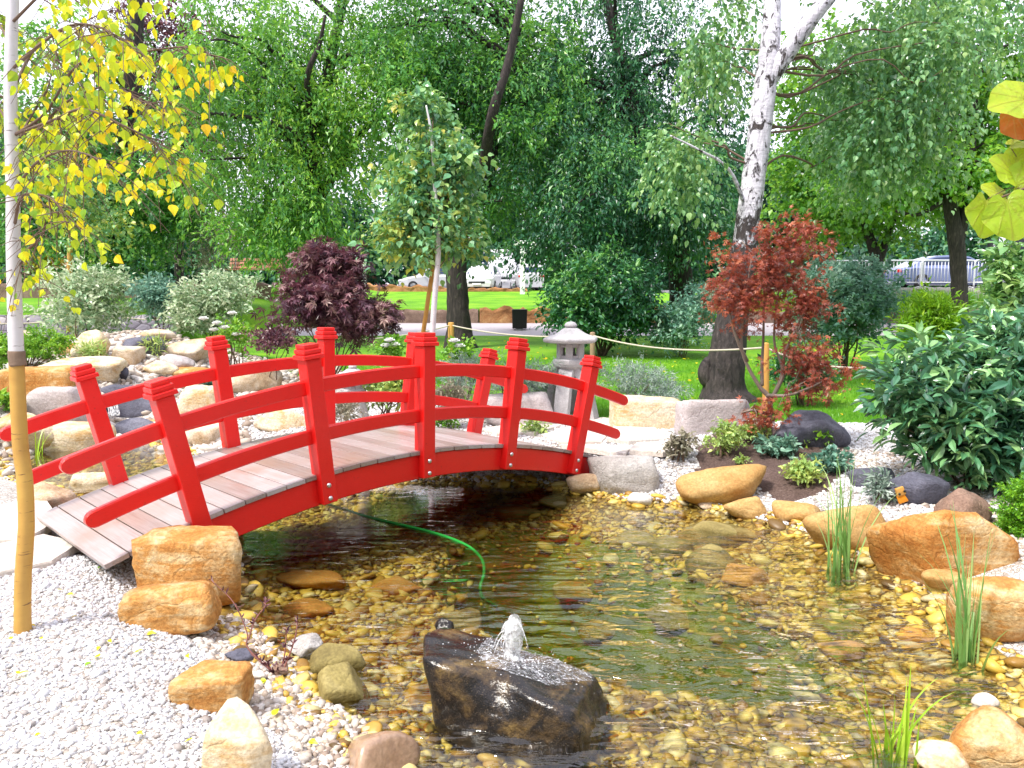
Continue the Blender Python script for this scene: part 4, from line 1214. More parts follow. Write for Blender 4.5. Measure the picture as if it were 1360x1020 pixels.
tree("broadleaf_tree", "broad light green tree with bare dark limbs filling the upper left", "tree", (425, 428), 
     [(425, 410, 26), (425, 340, 24), (415, 260, 21), (425, 150, 16), (450, 30, 12), (470, -80, 8)],
     [(340, 110, 120, 110, 20.5, 2.6), (440, 120, 110, 120, 21, 2.4), (360, 250, 110, 80, 20, 2.0), (300, 30, 90, 50, 21, 2.0, .45), (460, 20, 90, 50, 21.5, 2.0, .3), (400, -70, 180, 60, 21, 2.4, .2), (395, 290, 60, 36, 20, 1.2, .5)],
     'bark', 'lf_light', L=.12, ratio=.42, n=250, r=.95, k=230, droop=.95, tw=9, jit=.08, seed=102, y=21, limbs=26, lr=.08,
     extra=[[(420, 270, 15), (470, 190, 11, .2), (540, 110, 7, .4)], [(418, 230, 13), (360, 160, 9, -.5), (310, 155, 6, -.8), (270, 150, 4, -1)], [(424, 160, 10), (412, 80, 7, -.4), (430, 40, 4, -.5)], [(420, 250, 10), (395, 180, 8, -1.6), (340, 158, 5, -1.9), (285, 150, 3, -2.0)], [(422, 200, 10), (408, 110, 7, -2.0), (424, 60, 5, -2.3), (432, 20, 3, -2.5)]])
tree("broadleaf_tree", "dark green tree drooping almost to the lawn right of centre", "tree", (905, 440),
     [(905, 420, 34), (903, 360, 30), (890, 290, 26), (860, 200, 22), (830, 100, 16), (800, -20, 10)],
     [(800, 260, 115, 95, 19.5, 2.2), (745, 165, 76, 90, 20, 1.8, .8), (900, 250, 80, 90, 19.5, 1.8), (880, 110, 120, 90, 20.5, 2.2, .7), (790, 340, 60, 42, 19, 1.2, .8), (780, 50, 110, 60, 21, 2.2, .35), (900, -50, 160, 60, 21, 2.4, .2)],
     'bark', 'lf_dark', L=.11, ratio=.45, n=300, r=.85, k=220, droop=.85, tw=9, jit=.08, seed=103, y=20.5, limbs=26, lr=.08,
     extra=[[(870, 230, 14), (800, 205, 9), (740, 200, 6)], [(885, 280, 14), (930, 180, 9), (960, 90, 6)]])
tree("broadleaf_tree", "tree with thick dark trunk behind the variegated shrub at left", "tree", (150, 385),
     [(150, 370, 32), (150, 340, 30), (160, 270, 27), (172, 180, 25), (178, 60, 22), (185, -60, 16)],
     [(150, 270, 110, 80, 23, 2.0), (70, 200, 90, 90, 23, 2.0), (230, 250, 70, 70, 23, 1.6), (110, 90, 110, 80, 24, 2.2, .4), (40, 280, 60, 45, 22.5, 1.4)],
     'bark', 'lf_mid', L=.13, ratio=.6, n=220, r=.9, k=180, droop=.5, tw=9, jit=.07, seed=104, y=24, limbs=22, lr=.08)
tree("plum_tree", "purple leaved tree showing behind the yellow birch leaves", "tree", (238, 400),
     [(238, 380, 12), (238, 300, 11), (240, 200, 9), (245, 80, 6)],
     [(242, 120, 55, 60, 26, 1.5), (270, 190, 40, 45, 26, 1.3, .8), (225, 30, 60, 50, 26, 1.4, .5)], 'bark', 'lf_purple', L=.13, n=110, r=.7, k=110, seed=105, y=27, limbs=12)
tree("maple_tree", "green tree with straight dark trunk in front of the crowd barriers", "tree", (1275, 443),
     [(1275, 430, 21), (1274, 380, 20), (1270, 320, 20), (1258, 240, 16), (1250, 120, 13), (1240, -20, 9)],
     [(1270, 220, 90, 55, 24, 1.8), (1190, 235, 90, 45, 24, 1.8), (1320, 245, 60, 40, 24.5, 1.5), (1230, 120, 130, 80, 25, 2.2, .7), (1330, 120, 70, 90, 24.5, 1.8, .7), (1250, 30, 90, 50, 25, 2.0, .3)],
     'bark', 'lf_bright', L=.14, ratio=.75, n=330, r=.8, k=110, droop=.35, seed=106, y=23.5, limbs=24, lr=.07,
     extra=[[(1272, 330, 14), (1285, 260, 12), (1292, 170, 10), (1300, 60, 7)], [(1262, 262, 8), (1215, 240, 6), (1160, 205, 4)], [(1262, 262, 7), (1220, 285, 5), (1190, 280, 4)]])
tree("maple_tree", "multi stemmed tree behind the dark shrub right of the red maple", "tree", (1165, 392),
     [(1165, 370, 16), (1163, 340, 15), (1150, 300, 11), (1140, 240, 8), (1130, 150, 5)],
     [(1150, 270, 90, 50, 28, 2.0), (1090, 230, 60, 70, 28, 2.0), (1180, 200, 80, 60, 29, 2.0, .7), (1080, 120, 70, 80, 29, 2.0, .5)],
     'bark', 'lf_bright', L=.16, ratio=.7, n=230, r=.9, k=100, droop=.4, seed=107, y=28, limbs=20, lr=.07,
     extra=[[(1164, 360, 11), (1180, 310, 9), (1195, 270, 6)]])
# the old birch on the right
def old_birch():
    tree("birch_tree", "old leaning birch with peeling white bark and forked top behind the red maple", "tree", (966, 531),
         [(962, 515, 54), (966, 470, 47), (973, 420, 41), (984, 360, 35), (992, 300, 31), (1003, 220, 29), (1013, 140, 29), (1018, 100, 27), (1024, 40, 23), (1028, -60, 18, .2), (1040, -200, 10, .5)],
         [(1190, 70, 110, 75, 12.2, 1.6), (1240, 20, 100, 60, 13, 1.6), (1150, 160, 60, 60, 12, 1.2, .8), (1200, 170, 60, 50, 12.2, 1.2, .6), (950, 40, 60, 70, 12, 1.0, .45), (900, 185, 50, 28, 11.0, .5, .9), (1020, -150, 220, 70, 12, 1.8, .25)],
         'birch', 'lf_birch', P_LEAF, L=.075, ratio=.7, n=520, r=.42, k=52, droop=1.9, seed=108, limbs=26, lr=.018, limb_mat='twig', sag=.06, tw=4, jit=.10, flare=1.5, seg=20, wob=.03,
         extra=[[(1018, 112, 22), (1045, 70, 23, -.1), (1075, 28, 21, -.2), (1105, -10, 19, -.2), (1170, -90, 14, .2), (1230, -130, 9, .5)], [(994, 282, 6), (968, 225, 4, -.3), (930, 200, 3, -.5), (890, 180, 2, -.6)],
                [(955, 525, 18), (938, 500, 22), (940, 482, 16), (952, 476, 8)]])
old_birch()
# young birches
def stake(name, label, px0, py0, px1, py1, w, y, mat, group=None):
    a, b = W(px0, py0, y), W(px1, py1, y)
    r = w * mpp(a) / 2
    mb = MB(); tube(mb, [a - np.array([0, 0, .1]), (a + b) / 2, b - (b - a) * .004, b], [r, r, r, r * .8], 10)
    return tag(mb.build(name, MAT[mat], loc=a, sub=a, smooth=True), label, "stake", group)
tree("birch_tree", "slender young birch with white trunk and leafy crown behind the bridge", "tree", (572, 572),
     [(571, 540, 8), (573, 470, 8), (577, 400, 7.5), (582, 340, 7), (581, 300, 6), (577, 240, 5), (573, 180, 4), (566, 140, 2)],
     [(572, 290, 66, 50, 8.85, .5), (585, 215, 48, 55, 8.85, .4), (545, 225, 45, 30, 9.0, .4, .7), (530, 310, 30, 25, 9, .35, .8), (617, 312, 26, 20, 8.9, .3, .6), (565, 165, 32, 36, 9.1, .3, .9), (545, 132, 28, 16, 9, .3, .5), (570, 140, 16, 22, 9.1, .2, .5)],
     'ybirch', 'lf_yb', P_LEAF, L=.068, ratio=.8, n=165, r=.24, k=46, droop=.8, seed=109, limbs=30, lr=.007, tw=5, wob=.0, seg=10, limb_mat='twig', sag=.03, jit=.16)
stake("stake", "thin yellow wooden stake leaning against the slender young birch", 556, 470, 585, 300, 6, 9.0, 'stake')
tree("birch_tree", "thin young birch with brown stem left of the variegated shrub", "tree", (92, 432),
     [(92, 400, 7), (93, 340, 7), (96, 290, 6), (99, 230, 5), (102, 180, 3)],
     [(100, 250, 60, 50, 17, .9), (70, 210, 45, 40, 17, .8), (130, 290, 40, 35, 17, .7)], 'ybark', 'lf_yb', P_LEAF, L=.075, ratio=.8, n=120, r=.4, k=34, droop=.9, seed=110, y=17, limbs=14, lr=.012, wob=0, limb_mat='twig', sag=.03)

def front_birch():
    rs = np.random.RandomState(111)
    foot = G(30, 838); y = foot[1]
    root = thing("birch_tree", "young birch with white and yellow trunk and yellow autumn leaves at front left", "tree", foot)
    m = mpp(foot)
    def P(a, b, dy=0): return W(a, b, y + dy)
    low = np.array([foot - np.array([0, 0, .08]), P(30, 820), P(31, 760), P(35, 700), P(33, 640), P(27, 590), P(24, 530), P(22, 478)])
    hi = np.array([P(22, 478), P(20, 420), P(18, 340), P(17, 250), P(14, 130), P(15, 60), P(17, 0), P(19, -120), P(24, -300)])
    mb = MB(); S = smooth_path(low, 6); tube(mb, S, np.interp(np.linspace(0, 1, len(S)), [0, .1, .3, .6, 1], np.array([12, 10.5, 10, 9.6, 9]) * m), 16, wob=.012, seed=2)
    mb.build("lower_trunk", MAT['ybark'], root, sub=foot)
    mb = MB(); S = smooth_path(hi, 6); tube(mb, S, np.linspace(9, 6, len(S)) * m, 16, wob=.012, seed=3)
    bm_ = MB(); S2 = smooth_path(np.array([P(24, 486), P(22.5, 476), P(22, 466)]), 4); tube(bm_, S2, np.full(len(S2), 9.6 * m) + .0015, 16, wob=.02, seed=5); bm_.build('peeling_bark', MAT['peel'], root, sub=foot)
    # branches
    BR = [[(20, 400), (24, 360), (40, 330)], [(18, 205), (38, 160, .1), (62, 120, .1), (75, 70, .2)], [(19, 180), (60, 150, -.15), (105, 85, -.3), (170, 72, -.4), (250, 62, -.5), (285, 75, -.5)],
          [(19, 190), (55, 165, .1), (100, 128, .1), (150, 115, .2), (190, 135, .2), (222, 135, .2)], [(20, 178), (70, 160, -.2), (110, 145, -.4), (160, 165, -.5), (205, 190, -.5), (235, 230, -.5)],
          [(20, 345), (60, 300, -.1), (30, 200, -.3)], [(17, 120), (50, 60, .2), (110, 30, .3), (150, 10, .3)], [(15, 60), (-10, 20, .2), (-40, 0, .2)], [(18, 175), (-10, 130, .2), (-30, 110, .2)], [(16, 30), (70, -20, -.3), (130, -40, -.4), (190, -10, -.4)],
          [(20, 250), (50, 215, -.4), (90, 200, -.6), (130, 210, -.7)], [(19, 300), (30, 260, -.2), (70, 265, -.4), (90, 300, -.45)], [(18, 90), (80, 40, -.6), (130, 35, -.7), (170, 60, -.75)]]
    ends = []; bb = MB()
    for b in BR:
        q = smooth_path(np.array([P(v[0], v[1], v[2] if len(v) > 2 else 0) for v in b]), 6)
        tube(bb, q, np.linspace(.007, .0018, len(q)), 6)
        ends.append(q)
    mb.build("upper_trunk", MAT['ybirch'], root, sub=foot); bb.build("branches", MAT['twig'], root, sub=foot)
    lb = MB(); tb = MB()
    leafP, leafD, leafN, tt = [], [], [], []
    for q in ends:
        for rep in range(6):
            for i in range(4, len(q)):
                if rs.rand() < .75:
                    a = q[i]; d = nrm(rs.normal(size=3) * np.array([1, .8, .3]) + np.array([.4, 0, -.4]))
                    ln = rs.uniform(.06, .28)
                    b = a + d * ln + np.array([0, 0, -ln * .5])
                    if rs.rand() < .5: tube(tb, [a, (a + b) / 2 + np.array([0, 0, .02]), b], [.0022, .0016, .001], 4, cap=False)
                    for t in rs.uniform(.3, 1, 3):
                        leafP.append(a + (b - a) * t + rs.normal(size=3) * .012)
                        leafD.append(np.array([rs.normal() * .5, rs.normal() * .5, -1.0]))
                        leafN.append(np.array([rs.normal(), rs.normal() - 1.2, .7 * rs.normal() + .4]))
                        right = np.clip((a[0] + 1.9) / .8, 0, 1)
                        tt.append([rs.uniform(0, 1) ** .9, np.clip(.12 + .42 * right + rs.normal() * .26, 0, 1)])
    leafP, leafD, leafN, tt = map(np.array, (leafP, leafD, leafN, tt))
    keep = rs.rand(len(leafP)) < np.where(leafP[:, 2] < EYE + .35, .25, .52)
    leafP, leafD, leafN, tt = leafP[keep], leafD[keep], leafN[keep], tt[keep]
    L = rs.uniform(.026, .05, len(leafP))
    add_leaves(lb, P_LEAF, leafP, leafD, leafN, L, L * .82, tt)
    tb.build("twigs", MAT['twig'], root, sub=foot)
    lb.build("crown", MAT['lf_yellow'], root, smooth=False, sub=foot)
front_birch()

def redbud():
    rs = np.random.RandomState(112)
    y = 2.6
    foot = np.array([2.25, 2.75, ground(2.25, 2.75)])
    root = thing("redbud_tree", "small tree reaching in at upper right with big round yellow leaves", "tree", foot)
    mb = MB()
    tip = W(1330, 262, 2.3); t2 = W(1350, 150, 2.3)
    tube(mb, smooth_path(np.array([foot - [0, 0, .1], foot + [0, -.05, .8], foot + [-.1, -.2, 1.5], foot + [-.2, -.3, 2.3]]), 6), np.linspace(.03, .012, 19), 10)
    s = foot + np.array([-.08, -.15, 1.3])
    tube(mb, smooth_path(np.array([s, W(1420, 230, 2.35), W(1375, 245, 2.3), tip]), 6), np.linspace(.008, .003, 19), 6)
    tube(mb, smooth_path(np.array([s + [0, 0, .3], W(1430, 120, 2.35), W(1390, 130, 2.3), t2]), 6), np.linspace(.008, .003, 19), 6)
    def near_leaf(mb, px, py, ang, size, tilt, twist, yy, seed, fold=.25):
        """one big round leaf with a heart base, veins and a curled rim"""
        r2 = np.random.RandomState(seed)
        p = W(px, py, yy); L = size * mpp(p); a = math.radians(ang)
        d = nrm(np.array([math.cos(a), -.15, math.sin(a)])); nn_ = nrm(np.array([twist, -1.0, tilt])); sv = nrm(np.cross(nn_, d)); nv = np.cross(d, sv)
        nr, ns = 12, 72
        th = np.linspace(-np.pi, np.pi, ns, endpoint=False); rr = np.linspace(0, 1, nr + 1)[1:]
        Rm = .5 * (1 + .05 * np.cos(3 * th + r2.uniform(0, 6)) + .03 * np.sin(7 * th)) * (1 - .42 * np.exp(-((np.abs(th) - np.pi) / .30) ** 2)) * (1 + .10 * np.exp(-(th / .35) ** 2))
        U, Vv, H, T = [[0.0], [0.0], [0.0], [1.0]]
        for q in rr:
            u = q * Rm * np.cos(th); v = q * Rm * np.sin(th)
            ub = u + .30                                             # from the leaf base
            an = np.arctan2(v, ub); dist = np.hypot(ub, v)
            vm = np.zeros(ns)
            for va in (0, .42, -.42, .9, -.9, 1.5, -1.5):
                dd = np.abs(np.sin(an - va)) * dist
                vm = np.maximum(vm, np.exp(-(dd / .016) ** 2) * (np.cos(an - va) > 0))
            side = np.abs(((dist * 9 + np.abs(an) * 2.2) % 1) - .5)
            vm = np.maximum(vm, .45 * np.exp(-(side / .07) ** 2))
            U += list(u); Vv += list(v); T += list(vm)
            H += list(.16 * q ** 2 * np.abs(np.sin(th)) * fold * 2 + .035 * q ** 2 * np.sin(4 * th + seed) - .06 * q * q * (np.cos(th) > 0))
        U, Vv, H, T = map(np.array, (U, Vv, H, T))
        V = p + (U[:, None] * d + Vv[:, None] * sv + H[:, None] * nv) * L
        j = np.arange(ns); k = (j + 1) % ns
        F3 = np.stack([np.zeros(ns, int), 1 + j, 1 + k], -1)
        F4 = np.concatenate([np.stack([1 + i * ns + j, 1 + (i + 1) * ns + j, 1 + (i + 1) * ns + k, 1 + i * ns + k], -1) for i in range(nr - 1)])
        mb.add(V, (F3, F4), np.stack([T, np.full(len(T), r2.uniform(.2, .9))], -1))
        base = p - d * L * .32
        return base
    lb = MB(); stems_ = mb
    spots = [(1309, 283, -100, 60, .2, .25, 2.30), (1341, 284, -80, 66, .4, -.2, 2.27), (1337, 226, 150, 50, .5, .3, 2.32), (1322, 256, 165, 38, .9, .4, 2.33), (1366, 240, 20, 60, .3, 0, 2.31), (1356, 206, 40, 40, 1.0, .1, 2.35),
             (1374, 290, -60, 60, .4, .1, 2.33), (1348, 134, 190, 66, .7, .1, 2.29), (1388, 190, 0, 60, .4, 0, 2.3), (1398, 130, 80, 60, .4, 0, 2.3), (1350, 192, 10, 26, 1.4, .2, 2.36)]
    hub = W(1366, 246, 2.34)
    for k, (px, py, an, sz, ti, tw_, yy) in enumerate(spots):
        bs = near_leaf(lb, px, py, an, sz, ti, tw_, yy, 400 + k)
        h_ = hub if py > 175 else W(1395, 150, 2.32)
        tube(stems_, smooth_path(np.array([h_, (h_ + bs) / 2 + np.array([0, 0, .01]), bs]), 4), .0012, 5, cap=False)
    cw = foot + np.array([.15, -.25, 2.2]); n2 = 90; P2 = cw + rs.normal(size=(n2, 3)) * np.array([.22, .22, .35]); P2 = P2[P2[:, 0] / P2[:, 1] > .74]
    add_leaves(lb, H_LEAF, P2, rs.normal(size=P2.shape) - np.array([0, 0, .8]), rs.normal(size=P2.shape) + np.array([0, -.5, .6]), .12, .115, np.stack([np.zeros(len(P2)), rs.uniform(.1, .9, len(P2))], -1))
    lb.build("leaves", MAT['vein_yellow'], root, smooth=True, sub=foot)
    mb.build("trunk", MAT['twig'], root, sub=foot)
    ob = MB(); near_leaf(ob, 1354, 160, -60, 52, .1, -.3, 2.31, 431, .5); near_leaf(ob, 1378, 166, -80, 46, .1, .2, 2.31, 432, .5)
    ob.build("orange_leaves", MAT['vein_orange'], root, smooth=True, sub=foot)
redbud()

# a far wood closing the view behind the street
def far_wood():
    rs = np.random.RandomState(120)
    n = 1700
    x = rs.uniform(-52, 52, n); yy = 62 + rs.uniform(-5, 8, n)
    hmax = 11 + 5.5 * np.sin(x * .13 + 1) + 3 * np.sin(x * .37)
    z = 2.3 + hmax * rs.uniform(0, 1, n) ** 1.25
    C = np.stack([x, yy, z], -1)
    P, D, N, idx, U = sprays(rs, C, 2.4 * rs.uniform(.7, 1.3, n), 95, .5, 8, .16)
    mb = MB(); ct = rs.uniform(0, 1, n)
    L = rs.uniform(.4, .65, len(P))
    add_leaves(mb, Q_LEAF, P, D, N, L, L * .6, np.stack([rs.uniform(0, 1, len(P)), ct[idx]], -1))
    for k in range(30):
        xx = rs.uniform(-50, 50); yk = rs.uniform(60, 66)
        tube(mb, [[xx, yk, 2.1], [xx + rs.normal() * .3, yk, 4], [xx + rs.normal(), yk, 6]], [.3, .22, .1], 7, tint=0.0)
    tag(mb.build("woods", MAT['lf_dark'], smooth=False), kind='stuff')
far_wood()

def added_shade_wood():
    """unseen trees added behind and beside the camera to shade the low sky"""
    rs = np.random.RandomState(121)
    n = 700
    a = rs.uniform(math.radians(62), math.radians(298), n)                 # clockwise from the view direction
    d = rs.uniform(17, 24, n)
    x, yy = np.sin(a) * d, np.cos(a) * d + 2
    z = .3 + 11 * rs.uniform(0, 1, n) ** 1.1
    C = np.stack([x, yy, z], -1)
    P, D, N, idx, U = sprays(rs, C, 2.0 * rs.uniform(.7, 1.3, n), 70, .5, 8, .16)
    mb = MB(); ct = rs.uniform(0, 1, n); L = rs.uniform(.35, .6, len(P))
    add_leaves(mb, Q_LEAF, P, D, N, L, L * .6, np.stack([rs.uniform(0, 1, len(P)), ct[idx]], -1))
    tag(mb.build('woods', MAT['lf_dark'], smooth=False), kind='stuff')  # unseen woods added for contrast: fronts darker, tops left bright
added_shade_wood()

# ------------------------------------------------------------------ shrubs
def shrub(name, label, ells, leaf, tpl=Q_LEAF, L=.04, ratio=.6, n=40, r=.16, k=60, droop=.2, base=None, stems=8, twig='twig', seed=0, up=.5, cat="shrub", group=None, sr=.012, tw=6, jit=.12, shell=.5, spread=.7, crown_name="foliage"):
    rs = np.random.RandomState(seed)
    if base is None:
        e = ells[0]; base = (e[0], e[1] + e[3])
    if len(base) == 3:
        foot = W(base[0], base[1], base[2]); foot[2] = ground(foot[0], foot[1])
    else: foot = G(*base)
    E2 = [tuple(e[:4]) + (foot[1] + e[4],) + tuple(e[5:]) for e in ells]
    root = thing(name, label, cat, foot, group)
    cb = MB()
    C = crown(cb, rs, E2, n, r, k, tpl, L, ratio, droop, tw, jit, shell, up, spread=spread)
    g = ground(C[:, 0], C[:, 1])
    sb = MB()
    if stems:
        for c in C[rs.choice(len(C), min(stems, len(C)), replace=False)]:
            limb(sb, rs, foot + np.array([rs.normal() * .04, rs.normal() * .04, -.03]), c, sr, sr * .3, .1, 4, 5)
        sb.build("stems", MAT[twig], root, sub=foot)
    cb.build(crown_name, MAT[leaf], root, smooth=False, sub=foot)
    return root
S = shrub
# ellipsoids: px, py, rx, ry (photo pixels), depth offset (m), depth radius (m)
S("japanese_maple", "low purple leaved maple shrub behind the far bridge rail", [(440, 385, 62, 48, 0, .8), (428, 335, 35, 22, .1, .5, .8), (480, 420, 42, 36, -.1, .6), (400, 400, 36, 30, 0, .6), (455, 350, 30, 30, 0, .5, .7)], 'lf_purple', M_LEAF, L=.10, ratio=1.0, n=165, r=.28, k=44, droop=.5, base=(440, 470, 12.5), seed=201, stems=14, up=.2)
def red_maple():
    rs = np.random.RandomState(202)
    foot = G(1022, 582)
    y = foot[1]
    root = thing("japanese_maple", "slender maple with rusty red leaves growing in the mulch bed", "small tree", foot)
    mb = MB()
    def P(a, b, dy=0): return W(a, b, y + dy)
    paths = [[(1022, 590), (1022, 560), (1022, 530), (1010, 515), (995, 490), (985, 460), (990, 400), (1000, 330)], [(1022, 535), (1036, 505), (1038, 485), (1028, 450), (1035, 380), (1050, 310)],
             [(1022, 535), (1040, 500, -.1), (1042, 470, -.2), (1060, 430, -.2), (1080, 380, -.2)], [(1012, 512), (1012, 480, .1), (1014, 440, .2), (1012, 360, .2), (985, 320, .2)], [(1018, 525), (1045, 525, -.2), (1075, 515, -.3), (1105, 500, -.3)],
             [(992, 480), (975, 440, -.1), (965, 390, -.1)], [(1022, 550), (1000, 545, -.2), (985, 548, -.2)]]
    m = mpp(foot)
    for k, p in enumerate(paths):
        q = smooth_path(np.array([P(v[0], v[1], v[2] if len(v) > 2 else 0) for v in p]), 5)
        tube(mb, q, np.linspace(7 if k == 0 else 4.2, 1.2, len(q)) * m * .62, 8, wob=.05, seed=k)
    cb = MB()
    E_ = [(1020, 370, 66, 80, y, .45), (1055, 320, 45, 45, y, .35, .8), (975, 400, 36, 50, y - .1, .3, .8), (1075, 400, 32, 50, y - .2, .3), (1070, 470, 45, 32, y - .2, .3), (1090, 515, 40, 18, y - .3, .3, .9), (1010, 545, 44, 20, y - .2, .25, .9), (1110, 490, 28, 14, y - .3, .2, .7), (960, 350, 22, 40, y, .25, .5)]
    C = crown(cb, rs, E_, 270, .13, 26, M_LEAF, .043, 1.0, .35, 5, .14, .6)
    for c in C[rs.choice(len(C), 45, replace=False)]:
        cand = np.array([P(990, 430), P(1032, 430), P(1012, 400), P(1060, 440, -.2), P(1045, 520, -.2), P(1000, 540, -.1), P(1035, 380)])
        j = np.argmin(np.linalg.norm(cand - c, axis=1))
        limb(mb, rs, cand[j], c, .006, .002, .05, 4, 5)
    mb.build("stems", MAT['mtwig'], root, sub=foot)
    cb.build("crown", MAT['lf_red'], root, smooth=False, sub=foot)
red_maple()
S("variegated_shrub", "cream and green variegated shrub behind the cascade at far left", [(112, 410, 52, 52, 0, .9), (140, 385, 32, 30, 0, .5, .6), (90, 380, 30, 26, 0, .5, .6)], 'lf_varieg', P_LEAF, L=.085, ratio=.5, n=130, r=.30, k=46, droop=.15, base=(112, 462, 15), seed=203)
S("variegated_shrub", "pale variegated shrub next to the bluish bush behind the cascade", [(280, 405, 50, 34, 0, .8), (305, 390, 34, 26, .1, .6), (262, 425, 36, 20, -.1, .6)], 'lf_varieg', P_LEAF, L=.075, ratio=.5, n=140, r=.28, k=50, droop=.15, base=(280, 440, 14.5), seed=204)
S("bluish_shrub", "blue green bush between the two variegated shrubs", [(212, 396, 27, 28, 0, .55), (196, 390, 18, 18, 0, .4)], 'lf_blue', Q_LEAF, L=.07, n=70, r=.24, k=60, base=(212, 428, 14.8), seed=205)
S("clipped_hedge", "low bright green hedge behind the young yellow birch trunk", [(60, 462, 24, 22, 0, .35), (22, 466, 34, 20, 0, .35), (-15, 470, 30, 20, 0, .35), (78, 455, 12, 14, 0, .25)], 'lf_hedge', Q_LEAF, L=.045, n=90, r=.16, k=80, base=(40, 488, 11.5), seed=206, up=.8, cat="hedge")
S("golden_shrub", "small yellow shrub beside the left park bench", [(54, 350, 19, 11, 0, .6), (62, 345, 12, 8, 0, .4)], 'lf_gold', Q_LEAF, L=.12, n=40, r=.26, k=50, base=(54, 365, 28.9), seed=207)
S("weeping_shrub", "dry grey weeping shrub hanging over the right park bench", [(310, 300, 46, 28, 0, 1.0), (265, 330, 26, 30, 0, .8, .7), (330, 310, 24, 20, 0, .7, .7)], 'lf_dry', Q_LEAF, L=.12, ratio=.25, n=80, r=.5, k=60, droop=.8, base=(300, 400, 23), seed=208, tw=5)
S("round_shrub", "large dark green shrub spreading above the lawn behind the lantern", [(800, 385, 72, 48, 0, 1.2), (752, 410, 33, 33, 0, .7, .8), (845, 415, 40, 32, -.1, .8, .9), (790, 425, 60, 25, -.2, .8, .8)], 'lf_dark', P_LEAF, L=.10, ratio=.5, n=230, r=.42, k=70, droop=.35, base=(800, 455, 17.5), seed=209, stems=14, sr=.025)
S("round_shrub", "grey leaved dark shrub left of the old birch trunk", [(905, 430, 36, 30, 0, .7), (930, 405, 26, 30, .2, .6), (885, 445, 22, 16, 0, .5)], 'lf_blue', P_LEAF, L=.08, ratio=.5, n=100, r=.3, k=56, base=(905, 462, 17), seed=210)
S("standard_shrub", "round dark evergreen shrub on thin stems right of the red maple", [(1122, 385, 58, 44, 0, .9), (1100, 430, 42, 36, -.1, .7), (1145, 415, 40, 36, 0, .7)], 'lf_blue', P_LEAF, L=.075, ratio=.6, n=210, r=.3, k=70, base=(1125, 470, 14), seed=211, stems=10, sr=.02)
S("round_shrub", "low dark brownish shrub on the lawn behind the red maple", [(1070, 498, 40, 22, 0, .4), (1050, 488, 24, 18, 0, .3)], 'lf_dark', Q_LEAF, L=.05, n=80, r=.18, k=70, base=(1070, 520, 10.4), seed=212)
S("golden_conifer", "bright yellow green feathery conifer behind the glossy shrub", [(1238, 446, 40, 22, 0, .5), (1238, 418, 16, 18, 0, .25), (1262, 452, 28, 15, 0, .4)], 'lf_thuja', Q_LEAF, L=.09, ratio=.3, n=120, r=.26, k=60, droop=-.25, base=(1242, 462, 12), seed=213, up=.8)
S("glossy_shrub", "large dark shrub with glossy lance leaves filling the right edge", [(1260, 540, 90, 75, 0, .65), (1320, 500, 70, 70, .1, .6), (1200, 530, 46, 42, 0, .4, .8), (1300, 600, 80, 36, -.1, .5, .8), (1350, 450, 50, 55, .3, .5, .7), (1220, 480, 40, 26, .2, .4, .6), (1350, 590, 60, 60, -.2, .5)], 'lf_rhodo', L_LEAF, L=.125, ratio=.34, n=400, r=.14, k=17, droop=.25, base=(1290, 650, 6.2), seed=214, stems=26, sr=.012, up=.5, tw=16, jit=.05, spread=.35)
S("box_ball", "clipped bright green box ball at the right picture edge", [(1362, 680, 30, 42, 0, .22), (1350, 700, 18, 20, 0, .15)], 'lf_box', Q_LEAF, L=.018, ratio=.7, n=150, r=.06, k=70, base=(1362, 722, 5.0), seed=215, up=.8, cat="shrub", stems=6)
S("leafy_shrub", "yellow green shrub at the right edge under the crowd barrier", [(1345, 385, 30, 40, 0, .4), (1360, 350, 26, 26, 0, .3), (1320, 410, 20, 20, 0, .3, .6)], 'lf_birch', L_LEAF, L=.10, ratio=.45, n=70, r=.22, k=24, base=(1362, 470, 8.5), seed=216)
JG = "grey junipers spreading behind the bridge"
for q, (px, py, rx, ry, yy) in enumerate([(690, 505, 52, 26, 9.3), (840, 508, 40, 18, 9.6), (620, 500, 40, 24, 9.6), (880, 520, 30, 14, 9.6), (740, 512, 40, 22, 9.8)]):
    lab = ["feathery grey juniper left of the stone lantern", "grey juniper behind the tan edging block", "grey juniper behind the fifth far bridge post", "small low juniper tip above the lilac edging block", "grey juniper sprays behind the stone lantern legs"][q]
    S("juniper", lab, [(px, py, rx, ry, 0, .45)], 'lf_juniper', Q_LEAF, L=.05, ratio=.16, n=int(rx * 1.3), r=.22, k=90, droop=.1, base=(px, py + ry, yy), seed=220 + q, up=.35, tw=5, jit=.06, group=JG)
# flower and cover plants
def rose(px, py, y, rx, ry, blooms, label, seed):
    r_ = S("rose_bush", label, [(px, py, rx, ry, 0, .3)], 'lf_hedge', P_LEAF, L=.06, ratio=.6, n=26, r=.16, k=26, base=(px, py + ry + 6, y), seed=seed, cat="rose bush")
    rs = np.random.RandomState(seed)
    foot = np.array(r_.location)
    for bx, by in blooms:
        c = W(bx, by, y - .2); mb = MB()
        for ring, (nn_, s, el) in enumerate(((7, .085, .35), (6, .075, .8), (5, .055, 1.25))):
            a = np.arange(nn_) * 6.283 / nn_ + ring
            D = np.stack([np.cos(a) * math.cos(el), np.sin(a) * math.cos(el), np.full(nn_, math.sin(el))], -1)
            add_leaves(mb, H_LEAF, np.repeat(c[None], nn_, 0), D, np.repeat([[0, -.2, 1.0]], nn_, 0) - D * .4, s, s * .95, np.full((nn_, 2), rs.uniform(.3, .9)))
        mb.build("blossom", MAT['petal'], r_, sub=foot)
rose(312, 445, 12.2, 26, 22, [(288, 431), (308, 418), (284, 440), (298, 437), (313, 446), (270, 425)], "white rose bush behind the second far bridge post", 230)
